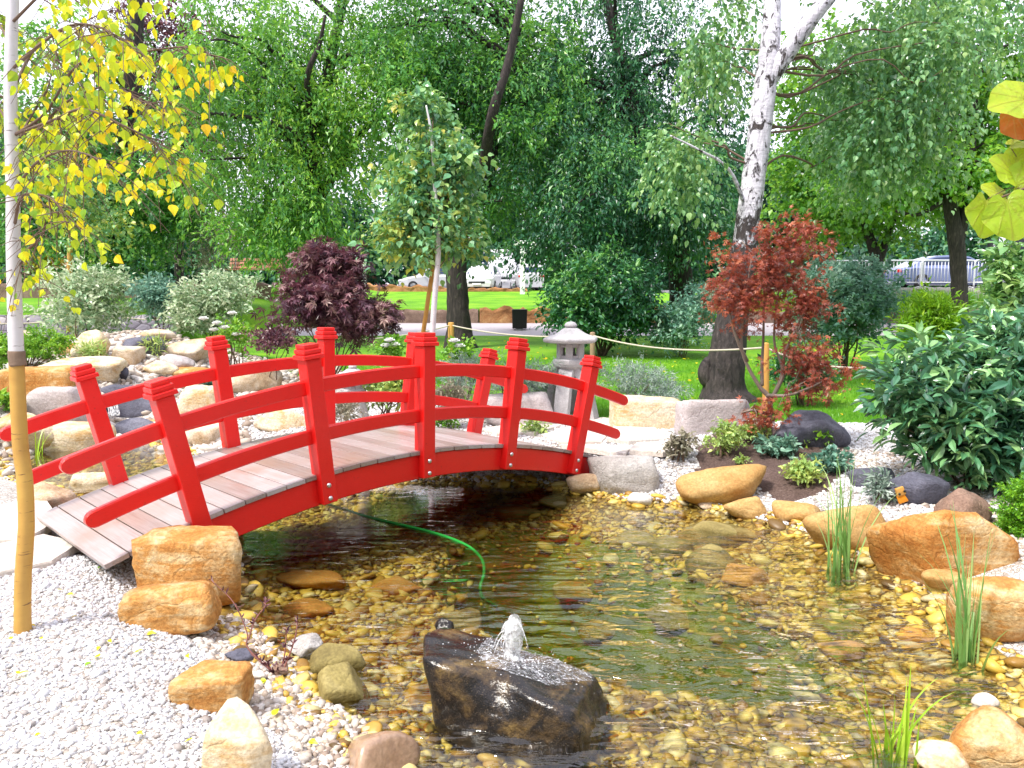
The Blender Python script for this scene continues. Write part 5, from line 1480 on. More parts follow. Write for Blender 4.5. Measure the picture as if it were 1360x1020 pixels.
rose(612, 470, 10.6, 18, 14, [(603, 455), (610, 462)], "white rose bush in front of the brown fence post", 231)
rose(520, 462, 11.2, 18, 12, [(517, 454), (524, 460), (512, 461)], "white rose bush at the foot of the purple maple", 232)
S("cover_plant", "mauve leaved ground cover behind the middle far rail", [(360, 452, 34, 12, 0, .4)], 'lf_purple', Q_LEAF, L=.05, n=40, r=.14, k=40, base=(360, 466, 11.6), seed=240, stems=4)
S("cover_plant", "yellow flowered plant between the far rails beside the small lantern", [(510, 520, 26, 16, 0, .25), (525, 505, 16, 12, 0, .2)], 'lf_sedum', P_LEAF, L=.06, n=34, r=.14, k=26, base=(512, 540, 8.9), seed=241)
S("cover_plant", "broad leaved green plant right of the small lantern", [(540, 505, 16, 18, 0, .2)], 'lf_birch', L_LEAF, L=.12, ratio=.5, n=14, r=.14, k=12, base=(540, 530, 9.2), seed=242)
S("cover_plant", "brownish tuft in front of the small lantern", [(455, 545, 18, 11, 0, .18)], 'lf_dry', Q_LEAF, L=.06, ratio=.25, n=26, r=.12, k=36, base=(455, 556, 8.3), seed=243, stems=0)
S("cover_plant", "reddish green heath plant behind the third far bridge post", [(600, 530, 24, 20, 0, .2)], 'lf_dry', Q_LEAF, L=.05, ratio=.3, n=40, r=.13, k=36, base=(600, 556, 8.8), seed=244, stems=0)
S("cover_plant", "small flowering plant on the gravel right of the fifth far post", [(712, 566, 16, 9, 0, .12)], 'lf_sedum', P_LEAF, L=.04, n=20, r=.08, k=18, base=(712, 576), seed=245, stems=0)
S("cover_plant", "low green plant under the far rail beside the gravel", [(590, 563, 16, 7, 0, .12)], 'lf_hedge', P_LEAF, L=.04, n=16, r=.08, k=18, base=(590, 570), seed=246, stems=0)
S("cover_plant", "wilted olive plant at the left edge of the mulch bed", [(905, 590, 15, 16, 0, .12)], 'lf_dry', P_LEAF, L=.05, n=24, r=.1, k=18, base=(906, 612), seed=247, stems=4)
S("cover_plant", "yellow tipped plant left of the red maple stem", [(960, 585, 20, 18, 0, .15), (968, 570, 16, 6, 0, .12)], 'lf_sedum', P_LEAF, L=.04, n=36, r=.09, k=22, base=(960, 604), seed=248, stems=4)
S("cover_plant", "grey green low plant in front of the red maple stem", [(1034, 594, 26, 8, 0, .15)], 'lf_blue', P_LEAF, L=.05, n=30, r=.08, k=20, base=(1034, 604), seed=249, stems=0)
S("cover_plant", "green leafy plant at the front of the mulch bed", [(1065, 628, 20, 12, 0, .12)], 'lf_sedum', P_LEAF, L=.045, n=26, r=.09, k=20, base=(1066, 642), seed=250, stems=0)
S("cover_plant", "darker green plant behind the tall reeds on the mulch bed", [(1102, 612, 22, 12, 0, .14)], 'lf_blue', P_LEAF, L=.05, n=26, r=.09, k=20, base=(1104, 626), seed=251, stems=0)
S("cover_plant", "bright green plant in front of the blue grey slab boulder", [(1080, 580, 18, 8, 0, .12)], 'lf_hedge', P_LEAF, L=.05, n=20, r=.09, k=20, base=(1080, 590), seed=252, stems=0)
S("cover_plant", "yellow leaved plant beside the small white stone at the edging block", [(1000, 574, 16, 8, 0, .12)], 'lf_sedum', P_LEAF, L=.045, n=20, r=.09, k=20, base=(1000, 585), seed=253, stems=0)
S("cover_plant", "tiny yellow plant behind the big ochre boulder", [(984, 612, 9, 4, 0, .06)], 'lf_sedum', P_LEAF, L=.03, n=8, r=.05, k=14, base=(984, 618), seed=254, stems=0)
S("cover_plant", "grey tufted plant left of the orange garden marker", [(1172, 648, 16, 14, 0, .1)], 'lf_juniper', Q_LEAF, L=.045, ratio=.3, n=26, r=.08, k=26, base=(1172, 668), seed=255, stems=3)
S("cover_plant", "tuft of yellowish grass on the stones above the waterfall", [(206, 461, 13, 8, 0, .15)], 'lf_sedum', Q_LEAF, L=.1, ratio=.15, n=16, r=.1, k=30, base=(206, 470), seed=256, stems=0, droop=-.3)
S("cover_plant", "tuft of yellow green grass on the left side of the cascade", [(124, 470, 14, 8, 0, .15)], 'lf_sedum', Q_LEAF, L=.1, ratio=.15, n=16, r=.1, k=30, base=(124, 480), seed=257, stems=0, droop=-.3)
S("cover_plant", "small green tuft behind the second far post beside the pale boulder", [(275, 507, 10, 9, 0, .12)], 'lf_blue', P_LEAF, L=.05, n=14, r=.09, k=20, base=(275, 518), seed=258, stems=0)
S("cover_plant", "dark green plant at the left edge under the broad orange boulder", [(6, 532, 14, 10, 0, .15)], 'lf_hedge', P_LEAF, L=.06, n=18, r=.1, k=20, base=(6, 545), seed=259, stems=0)
S("cover_plant", "small weed at the corner of the bridge deck by the stepping slab", [(92, 722, 14, 5, 0, .05)], 'lf_box', P_LEAF, L=.025, n=12, r=.035, k=12, base=(94, 728), seed=260, stems=0)
# border plants before the street
def blades(mb, rs, C, n, h, w, lean=.35, seg=5, curl=.5):
    for c in C:
        for k in range(n):
            a = rs.uniform(0, 6.28); ln = h * rs.uniform(.55, 1.1); le = lean * abs(rs.normal())
            d = np.array([math.cos(a), math.sin(a), 0]); s = np.array([-math.sin(a), math.cos(a), 0])
            t = np.linspace(0, 1, seg + 1)
            P = c + rs.normal(size=3) * np.array([.3, .3, 0]) * w * 6 + d * (le * ln * (t ** 1.6))[:, None] + np.array([0, 0, 1]) * (ln * (t - curl * le * .55 * t ** 3))[:, None]
            ww = w * rs.uniform(.7, 1.2) * (1 - t ** 2.2) * .5 + .0004
            V = np.concatenate([P - s * ww[:, None], P + s * ww[:, None]])
            j = np.arange(seg); F = np.stack([j, j + 1, j + 1 + seg + 1, j + seg + 1], -1)
            mb.add(V, F, [[rs.uniform(0, 1), rs.uniform(0, 1)]] * len(V))
def lily_border():
    rs = np.random.RandomState(261)
    for k, (x0, x1, lab) in enumerate(((8.4, 12.0, "strip of bright green lily leaves below the concrete kerb wall"), (12.1, 19.5, "strip of green lily leaves right of the straight dark trunk"))):
        C = np.stack([rs.uniform(x0, x1, 130), rs.uniform(28.9, 31.6, 130), np.zeros(130)], -1); C[:, 2] = ground(C[:, 0], C[:, 1])
        mb = MB(); blades(mb, rs, C, 16, .75, .035, .5, 3)
        c = C.mean(0)
        tag(mb.build("lily_border", MAT['lf_lily'], loc=c, sub=c, smooth=False), lab, "border plants")
lily_border()
# reeds in the pond
def reeds(px, py, h_px, n, label, mat, seed, lean=.25, spread=1.0):
    rs = np.random.RandomState(seed)
    p = Z(px, py, 0); m = mpp(p)
    mb = MB(); h = h_px * m / .98
    C = p + np.concatenate([rs.normal(size=(n, 2)) * .028 * spread, np.full((n, 1), -.12)], 1)
    blades(mb, rs, C, 1, h + .12, .014, lean, 7, .9)
    o = mb.build("reed_clump", MAT[mat], loc=(p[0], p[1], -.1), sub=(p[0], p[1], -.1), smooth=True)
    tag(o, label, "reeds")
reeds(1118, 757, 150, 30, "tall thin reed clump in the water before the rounded ochre boulder", 'lf_reed', 271, .24, 1.1)
reeds(1288, 876, 205, 30, "tall reed clump in front of the small yellow oval stone", 'lf_reed', 272, .22, 1.1)
reeds(1186, 1000, 120, 26, "short bright green reed clump nearest the bottom edge", 'lf_reedlt', 273, .2, .9)
reeds(52, 604, 45, 9, "small light green water plant in the stream behind the birch trunk", 'lf_reedlt', 274, .4, 2.2)

def red_plant():
    rs = np.random.RandomState(275)
    foot = G(368, 898)
    root = thing("red_stemmed_plant", "sparse red stemmed plant leaning over the left water edge", "plant", foot)
    sb, lb = MB(), MB(); y = foot[1]
    for p in ([(368, 898), (330, 862), (328, 840), (310, 800), (280, 770)], [(330, 850), (338, 825), (352, 805), (350, 800)], [(372, 900), (378, 870), (380, 845), (381, 835)], [(374, 896), (388, 860), (394, 835), (394, 822)], [(366, 896), (352, 880), (340, 872)]):
        q = smooth_path(np.array([W(a, b, y + .02 * i) for i, (a, b) in enumerate(p)]), 6)
        tube(sb, q, np.linspace(.0045, .0015, len(q)), 6)
        i = rs.randint(3, len(q), 22)
        P = q[i]; D = rs.normal(size=(22, 3)) * .6 + np.array([0, 0, .7]); N = rs.normal(size=(22, 3))
        L = rs.uniform(.018, .04, 22)
        add_leaves(lb, L_LEAF, P, D, N, L, L * .28, rs.uniform(0, 1, (22, 2)))
    P = np.repeat((foot + np.array([0, 0, .01]))[None], 24, 0)
    D = rs.normal(size=(24, 3)) + np.array([0, 0, .8])
    add_leaves(lb, L_LEAF, P, D, rs.normal(size=(24, 3)), .06, .012, rs.uniform(0, 1, (24, 2)))
    sb.build("stems", MAT['redtwig'], root, sub=foot); lb.build("foliage", MAT['lf_purple'], root, sub=foot, smooth=False)
red_plant()
# lawn blades and fallen leaves
def lawn_blades():
    rs = np.random.RandomState(280)
    n = 90000
    y = 8.6 + 8.5 * rs.uniform(0, 1, n) ** 1.4; x = rs.uniform(-4.5, 9, n)
    k = (y > np.interp(x, LAWN_X, LAWN_Y) + rs.normal(size=n) * .05) & infr(x, y, .3)
    x, y = x[k], y[k]; n = len(x)
    P = np.stack([x, y, ground(x, y) - .005], -1)
    h = rs.uniform(.025, .06, n); a = rs.uniform(0, 6.28, n); w = .0045
    s = np.stack([np.cos(a), np.sin(a), np.zeros(n)], -1) * w
    tip = P + np.stack([rs.normal(size=n) * .018, rs.normal(size=n) * .018, h], -1)
    V = np.stack([P - s, P + s, tip], 1).reshape(-1, 3)
    mb = MB(); mb.add(V, np.arange(3 * n).reshape(-1, 3), np.repeat(np.stack([rs.uniform(0, 1, n), np.clip(.5 + .35 * fbm(P, 1.2, 3), 0, 1)], -1), 3, 0))
    tag(mb.build("grass", MAT['lf_grass'], smooth=False), kind='stuff')
lawn_blades()

def fallen_leaves():
    rs = np.random.RandomState(290)
    n = 60
    x = rs.uniform(-2.6, .2, n); y = rs.uniform(2.6, 4.6, n)
    k = (sdist(x, y, POND) < -.1) & infr(x, y); x, y = x[k], y[k]
    P = np.stack([x, y, ground(x, y) + .022], -1)
    mb = MB(); L = rs.uniform(.02, .045, len(P))
    add_leaves(mb, P_LEAF, P, rs.normal(size=P.shape) * np.array([1, 1, .2]), np.array([0, 0, 1.0]) + rs.normal(size=P.shape) * .3, L, L * .7, rs.uniform(0, 1, (len(P), 2)))
    x = rs.uniform(-2, 8, 260); y = rs.uniform(9.5, 22, 260); k = (y > np.interp(x, LAWN_X, LAWN_Y) + .3) & infr(x, y, .4); x, y = x[k], y[k]
    P = np.stack([x, y, ground(x, y) + .035], -1); L = rs.uniform(.05, .09, len(P))
    add_leaves(mb, P_LEAF, P, rs.normal(size=P.shape) * np.array([1, 1, .2]), np.array([0, 0, 1.0]) + rs.normal(size=P.shape) * .4, L, L * .7, rs.uniform(.4, 1, (len(P), 2)))
    tag(mb.build("fallen_leaves", MAT['lf_yellow'], smooth=False), kind='stuff')
fallen_leaves()

# ------------------------------------------------------------------ garden furniture
def lantern(px, py, hpx, label, y=None, yaw=.35, part=False):
    p = G(px, py) if y is None else W(px, py, y)
    if y is not None: p[2] = ground(p[0], p[1])
    s = hpx * mpp(p) / .98 / 1.13
    root = thing("stone_lantern", label, "stone lantern", p, rz=yaw)
    m = MAT['lantern']
    R4 = rotz(0)
    # four splayed legs
    for k in range(4):
        a = k * math.pi / 2 + math.pi / 4
        d = np.array([math.cos(a), math.sin(a), 0]); t = np.array([-d[1], d[0], 0])
        mb = MB()
        q = smooth_path(np.array([d * .30 * s + [0, 0, -.05 * s], d * .27 * s + [0, 0, .1 * s], d * .20 * s + [0, 0, .38 * s], d * .115 * s + [0, 0, .56 * s], d * .03 * s + [0, 0, .60 * s]]), 5)
        V = []
        for i, c in enumerate(q):
            tt = q[min(i + 1, len(q) - 1)] - q[max(i - 1, 0)]; tt /= np.linalg.norm(tt); nn_ = np.cross(t, tt)
            w_, h_ = .085 * s, .045 * s
            V += [c + t * w_ + nn_ * h_, c - t * w_ + nn_ * h_, c - t * w_ - nn_ * h_, c + t * w_ - nn_ * h_]
        n = len(q)
        F = [[i * 4 + j, i * 4 + (j + 1) % 4, (i + 1) * 4 + (j + 1) % 4, (i + 1) * 4 + j] for i in range(n - 1) for j in range(4)] + [[0, 3, 2, 1], [(n - 1) * 4 + j for j in range(4)]]
        mb.add(np.array(V), np.array(F)); mb.build("leg", m, root, smooth=False)
    mb = MB(); lathe(mb, np.array([(.001, .58), (.12, .58), (.21, .63), (.225, .66), (.225, .70), (.20, .715), (.001, .715)]) * s, (0, 0, 0), 6); mb.build("platform", m, root, smooth=False)
    # light box: four corner posts, sill and head, hollow between
    mb = MB()
    for k in range(6):
        a = k * math.pi / 3
        d = np.array([math.cos(a), math.sin(a), 0])
        box(mb, d * .135 * s + np.array([0, 0, .80 * s]), (.055 * s, .085 * s, .18 * s), rotz(a), 1, .006 * s)
    lathe(mb, np.array([(.001, .712), (.165, .712), (.165, .755), (.001, .755)]) * s, (0, 0, 0), 6)
    lathe(mb, np.array([(.001, .85), (.165, .85), (.165, .90), (.001, .90)]) * s, (0, 0, 0), 6)
    mb.build("light_box", m, root, smooth=False)
    mb = MB(); P = smooth_path(np.array([(.001, .90, 0), (.30, .885, 0), (.345, .895, 0), (.345, .925, 0), (.30, .955, 0), (.20, 1.0, 0), (.11, 1.06, 0), (.07, 1.075, 0), (.001, 1.08, 0)]), 3)[:, :2]
    lathe(mb, P * s, (0, 0, 0), 6); 
    V = mb.V[0]; r_ = np.hypot(V[:, 0], V[:, 1])
    V[:, 2] += .03 * s * np.clip(r_ / (.345 * s), 0, 1) ** 3 * (np.cos(6 * np.arctan2(V[:, 1], V[:, 0])) * .5 + .5)
    mb.build("roof", m, root, smooth=False)
    mb = MB(); P = smooth_path(np.array([(.05, 1.065, 0), (.055, 1.075, 0), (.075, 1.10, 0), (.06, 1.13, 0), (.03, 1.145, 0), (.001, 1.15, 0)]), 4)[:, :2]
    lathe(mb, P * s, (0, 0, 0), 16); mb.build("finial", m, root)
    return root
lantern(757, 556, 124, "grey stone lantern with wide roof beside the right end of the bridge")
lantern(470, 560, 82, "small grey stone lantern seen between the bridge rails", y=8.8, yaw=.2)

posts = []
for k, (px, top, bot, lab, mt, w) in enumerate([(599, 428, 480, "brown rope fence post in front of the big dark trunk", 'stake', 8), (787, 441, 500, "greyish rope fence post right of the stone lantern", 'graypost', 7), (1017, 455, 552, "orange brown rope fence post behind the red maple stem", 'stake', 9)]):
    p = G(px, bot); a = W(px, top, p[1])
    mb = MB(); r = w * mpp(p) / 2
    tube(mb, [p - [0, 0, .2], p, (p + a) / 2, a - [0, 0, .02], a - [0, 0, .004], a], np.array([1, 1, 1, 1, .85, .5]) * r, 12)
    tag(mb.build("fence_post", MAT[mt], loc=p, sub=p), lab, "fence post")
    posts.append(a - np.array([0, 0, .06]))
end_r = W(1150, 488, 9.4); end_l = W(-40, 470, 16)
def rope(a, b, sag, label):
    t = np.linspace(0, 1, 24)[:, None]; P = a + (b - a) * t; P[:, 2] -= sag * 4 * (t * (1 - t))[:, 0]
    mb = MB(); tube(mb, P, .014, 6)
    c = P[0]
    tag(mb.build("rope", MAT['rope'], loc=c, sub=c), label, "rope")
rope(W(470, 452, 14.5), posts[0], .05, "pale rope from the purple maple to the brown fence post")
rope(posts[0], posts[1], .10, "rope hanging between the brown post and the greyish post")
rope(posts[1], posts[2], .12, "rope hanging between the greyish post and the orange brown post")
rope(posts[2], end_r, .08, "rope from the orange brown post into the glossy shrub")
rope(W(-60, 428, 16.5), W(100, 425, 16.5), .05, "thin pale rope in front of the grey dry stone wall")
rope(W(140, 418, 16.5), W(235, 426, 16.5), .03, "thin pale rope in front of the bluish bush")
# end posts of the thin rope, hidden in the shrubs
for a, lab in ((W(100, 425, 16.5), "thin post holding the pale rope inside the variegated shrub"), (W(235, 426, 16.5), "thin post holding the pale rope inside the pale variegated shrub")):
    g = float(ground(a[0], a[1])); mb = MB(); tube(mb, [[a[0], a[1], g - .1], [a[0], a[1], (g + a[2]) / 2], [a[0], a[1], a[2] + .04]], .03, 8)
    tag(mb.build("fence_post", MAT['graypost'], loc=(a[0], a[1], g), sub=(a[0], a[1], g)), lab, "fence post")

def litter_bin():
    p = G(690, 438); m = mpp(p)
    root = thing("litter_bin", "small black litter bin standing on the footpath", "litter bin", p)
    w, h = 19 * m, 27 * m
    mb = MB(); box(mb, (0, 0, h * .52), (w, w, h * .9), None, 1.06, .02)
    for k in range(9):
        box(mb, (-w / 2 + (k + .5) * w / 9, -w * .51, h * .5), (w / 14, .015, h * .8), None, 1, .003)
    mb.build("body", MAT['black'], root, smooth=False)
    mb = MB(); box(mb, (0, 0, h * .985), (w * 1.12, w * 1.12, h * .05), None, .94, .012); mb.build("lid", MAT['black'], root, smooth=False)
    mb = MB(); box(mb, (0, 0, h * .03), (w * .5, w * .5, h * .08)); mb.build("foot", MAT['galv'], root, smooth=False)
litter_bin()

def bench(px, py, y, wpx, label, yaw=0):
    p = W(px, py, y); m = mpp(p); w = wpx * m; s = w / 1.8
    root = thing("park_bench", label, "bench", p, rz=yaw)
    mb = MB()
    for k in range(4): box(mb, (0, -.05 - .12 * k, .45), (w, .095, .04), None, 1, .01)
    mb.build("seat", MAT['bench'], root, smooth=False)
    mb = MB()
    for k in range(3): box(mb, (0, .06 + .035 * k, .56 + .135 * k), (w, .035, .11), np.array([[1, 0, 0], [0, .97, .24], [0, -.24, .97]]), 1, .01)
    mb.build("backrest", MAT['bench'], root, smooth=False)
    for sx in (-1, 1):
        mb = MB()
        x = sx * w * .4
        tube(mb, [[x, -.42, 0], [x, -.40, .3], [x, -.38, .43]], .03, 6); tube(mb, [[x, .02, 0], [x, .03, .43], [x, .16, .95]], .03, 6); tube(mb, [[x, -.42, .42], [x, .03, .42]], .03, 6)
        mb.build("leg", MAT['black'], root)
bench(345, 375, 29.2, 80, "pinkish wooden park bench under the weeping shrub")
bench(66, 372, 29.2, 62, "wooden park bench beside the small yellow shrub at far left")

# ------------------------------------------------------------------ street
def car(name, label, cat, p, yaw, dims, paint, kind='sedan'):
    L, Wd, H = dims
    root = thing(name, label, cat, p, rz=yaw)
    if kind == 'sedan':
        low = [(-.5, .36), (-.495, .52), (-.47, .62), (-.36, .67), (-.2, .66), (.0, .655), (.18, .65), (.34, .60), (.44, .53), (.49, .44), (.5, .34)]
        gh = [(-.40, .66, .0), (-.30, .84, .6), (-.17, .965, 1), (.0, 1.0, 1), (.12, .95, 1), (.24, .74, .4), (.30, .63, .0)]
    elif kind == 'hatch':
        low = [(-.5, .34), (-.495, .58), (-.48, .64), (-.3, .65), (-.1, .64), (.1, .635), (.25, .62), (.38, .56), (.46, .48), (.49, .40), (.5, .3)]
        gh = [(-.485, .63, .0), (-.44, .86, .7), (-.36, .98, 1), (-.1, 1.0, 1), (.06, .96, 1), (.18, .78, .5), (.27, .61, .0)]
    else:
        low = [(-.5, .2), (-.5, .5), (-.495, .56), (-.3, .56), (0, .56), (.2, .56), (.35, .55), (.44, .48), (.485, .42), (.498, .35), (.5, .2)]
        gh = [(-.497, .55, 0), (-.49, .9, .9), (-.46, .99, 1), (-.1, 1.0, 1), (.2, .98, 1), (.33, .85, .6), (.43, .5, .0)]
    mb = MB()
    n = len(low); V = []
    for x, z in low:
        k = 1 - .16 * max(0, abs(x) - .36) / .14
        y0 = Wd / 2 * k; zb = .17 + (.06 if abs(x) > .45 else 0)
        zt = z * H
        V += [[x * L, -y0 * .93, zb], [x * L, -y0, zb + .16], [x * L, -y0, zt - .10], [x * L, -y0 * .90, zt - .015], [x * L, -y0 * .6, zt + .012], [x * L, y0 * .6, zt + .012], [x * L, y0 * .90, zt - .015], [x * L, y0, zt - .10], [x * L, y0, zb + .16], [x * L, y0 * .93, zb]]
    m_ = 10
    F = [[i * m_ + j, (i + 1) * m_ + j, (i + 1) * m_ + (j + 1) % m_, i * m_ + (j + 1) % m_] for i in range(n - 1) for j in range(m_)]
    cap = [[0, 1, 2, 3], [0, 3, 6, 9], [3, 4, 5, 6], [9, 6, 7, 8]]
    F += cap + [[(n - 1) * m_ + q for q in f[::-1]] for f in cap]
    mb.add(np.array(V), np.array(F)); body = mb.build("body", MAT[paint], root, smooth=False)
    # roof and pillars: the cabin shell, with glass panes set a little proud
    mb = MB(); V = []
    for x, z, t in gh:
        yb = Wd / 2 * .90; yt = Wd / 2 * (.90 - .20 * t)
        zb = np.interp(x, [a for a, _ in low], [b for _, b in low]) * H - .03
        V += [[x * L, -yb, zb], [x * L, -yt - .005, z * H - .02], [x * L, -yt * .7, z * H], [x * L, yt * .7, z * H], [x * L, yt + .005, z * H - .02], [x * L, yb, zb]]
    n = len(gh); F = [[i * 6 + j, (i + 1) * 6 + j, (i + 1) * 6 + j + 1, i * 6 + j + 1] for i in range(n - 1) for j in range(5)]
    mb.add(np.array(V), np.array(F)); mb.build("cabin", MAT[paint], root, smooth=False)
    V = np.array(V).reshape(n, 6, 3)
    c0 = np.array([0, 0, H * .75])
    for sgn, (b, t) in ((-1, (0, 1)), (1, (5, 4))):
        g = MB(); q = []
        for i in range(1, n - 1):
            lo = V[i, b] * .84 + V[i, t] * .16
            hi = V[i, b] * .14 + V[i, t] * .86
            q += [lo + [0, sgn * .02, .03], hi + [0, sgn * .02, 0]]
        q = np.array(q); k = n - 2
        g.add(q, np.array([[2 * i, 2 * i + 2, 2 * i + 3, 2 * i + 1] for i in range(k - 1)])); g.build("side_window", MAT['glass'], root, smooth=False)
    for nm, (i, j) in (("rear_window", (0, 1)), ("windscreen", (n - 1, n - 2))):
        a, b_ = V[i], V[j]
        if kind == 'sedan' or nm == "windscreen":
            b_ = V[j] * .55 + V[2 if j == 1 else n - 3] * .45
        o = np.array([.014 if nm == "windscreen" else -.014, 0, .014])
        q = [a[1] * .85 + b_[1] * .15 + o, a[4] * .85 + b_[4] * .15 + o, b_[4] * .92 + a[4] * .08 + o, b_[1] * .92 + a[1] * .08 + o]
        q = [v * np.array([1, .90, 1]) for v in q]
        g = MB(); g.add(np.array(q), np.array([[0, 1, 2, 3]])); g.build(nm, MAT['glass'], root, smooth=False)
    wr = .32 * (L / 4.7) ** .5
    for sx in (-.31, .31):
        for sy in (-1, 1):
            M2 = np.array([[1, 0, 0], [0, 0, -1], [0, 1, 0]])
            t = MB(); lathe(t, np.array([(wr * .62, -.10), (wr * .95, -.10), (wr, -.06), (wr, .06), (wr * .95, .10), (wr * .62, .10)]), (sx * L, sy * (Wd / 2 - .09), wr), 20, M=M2)
            wh = t.build("wheel", MAT['tyre'], root)
            r_ = MB(); lathe(r_, np.array([(.001, .085), (wr * .15, .095), (wr * .2, .07)]), (sx * L, sy * (Wd / 2 - .09), wr), 14, M=M2 * np.array([1, sy * -1, 1]) if False else M2)
            for a in np.arange(5) * 6.283 / 5:
                box(r_, (sx * L + math.cos(a) * wr * .34, sy * (Wd / 2 - .005), wr + math.sin(a) * wr * .34), (wr * .66, .02, .05), np.array([[math.cos(a), 0, -math.sin(a)], [0, 1, 0], [math.sin(a), 0, math.cos(a)]]))
            r_.build("rim", MAT['rim'], wh, smooth=False)
    for sy in (-1, 1):
        h_ = MB(); box(h_, (L * .478, sy * Wd * .34, H * .43), (.14, Wd * .2, .12), None, .9, .02); h_.build("headlight", MAT['galv'], root)
        h_ = MB(); box(h_, (-L * .488, sy * Wd * .36, H * .52), (.10, Wd * .16, .14), None, .9, .02); h_.build("tail_light", MAT['tail'], root)
        h_ = MB(); box(h_, (L * .16, sy * (Wd / 2 + .06), H * .66), (.14, .16, .11), None, .9, .03); h_.build("wing_mirror", MAT[paint], root)
    h_ = MB(); box(h_, (L * .497, 0, H * .30), (.03, Wd * .5, .14), None, 1, .01); h_.build("grille", MAT['black'], root)
    h_ = MB(); box(h_, (L * .512, 0, H * .24), (.015, .5, .11), None, 1, .003); h_.build("number_plate", MAT['white'], root)
    return root
def at(px, y, z): 
    p = W(px, 380, y); p[2] = z; return p
car("parked_car", "silver blue saloon car behind the crowd barriers", "car", at(1256, 35.0, 2.10), 0, (4.95, 1.85, 1.47), 'carblue')
car("parked_car", "white car facing the lawn right of the big dark trunk", "car", at(641, 47.5, 2.1), -math.pi / 2 - .12, (4.3, 1.9, 1.55), 'carwhite', 'hatch')
car("parked_car", "white car behind the slender young birch", "car", at(576, 49, 2.1), math.pi + .2, (4.3, 1.8, 1.5), 'carwhite', 'hatch')
car("parked_van", "white van with dark windscreen behind the white parked car", "van", at(661, 55, 2.1), -math.pi / 2 + .15, (5.6, 2.1, 2.9), 'carwhite', 'van')
car("parked_car", "white car with red tail at the white wooden post", "car", at(700, 50, 2.1), math.pi / 2 + .1, (4.4, 1.8, 1.7), 'carwhite', 'hatch')

def barrier(x, y, z, yaw, label, w=2.2):
    root = thing("crowd_barrier", label, "crowd barrier", (x, y, z), "steel crowd barriers along the street", rz=yaw)
    mb = MB(); h = 1.12
    tube(mb, smooth_path(np.array([[-w / 2, 0, .02], [-w / 2, 0, .6], [-w / 2, 0, h - .14], [-w / 2 + .04, 0, h - .04], [-w / 2 + .16, 0, h], [0, 0, h], [w / 2 - .16, 0, h], [w / 2 - .04, 0, h - .04], [w / 2, 0, h - .14], [w / 2, 0, .6], [w / 2, 0, .02]]), 4), .034, 8)
    tube(mb, [[-w / 2, 0, .22], [0, 0, .22], [w / 2, 0, .22]], .028, 8)
    mb.build("frame", MAT['galv'], root)
    for k in range(15):
        b = MB(); xx = -w / 2 + (k + 1) * w / 16
        tube(b, [[xx, 0, .22], [xx, 0, .6], [xx, 0, h - .005]], .014, 6); b.build("bar", MAT['galv'], root)
    for sx in (-1, 1):
        b = MB(); tube(b, [[sx * w * .42, -.28, .0], [sx * w * .42, -.2, .02], [sx * w * .42, 0, .05], [sx * w * .42, .2, .02], [sx * w * .42, .28, 0]], .02, 6); b.build("foot", MAT['galv'], root)
zb = 2.12
for px, y, yaw, lab in ((1190, 32.9, 0.02, "crowd barrier in front of the silver car boot"), (1258, 32.8, 0.0, "crowd barrier crossing the middle of the silver car"), (1330, 32.5, -.06, "crowd barrier right of the straight dark trunk"), (1405, 32.5, -.02, "crowd barrier cut by the right picture edge"), (1118, 33.1, .03, "crowd barrier mostly hidden behind the dark evergreen shrub")):
    q = at(px, y, zb); barrier(q[0], q[1], zb, yaw, lab)

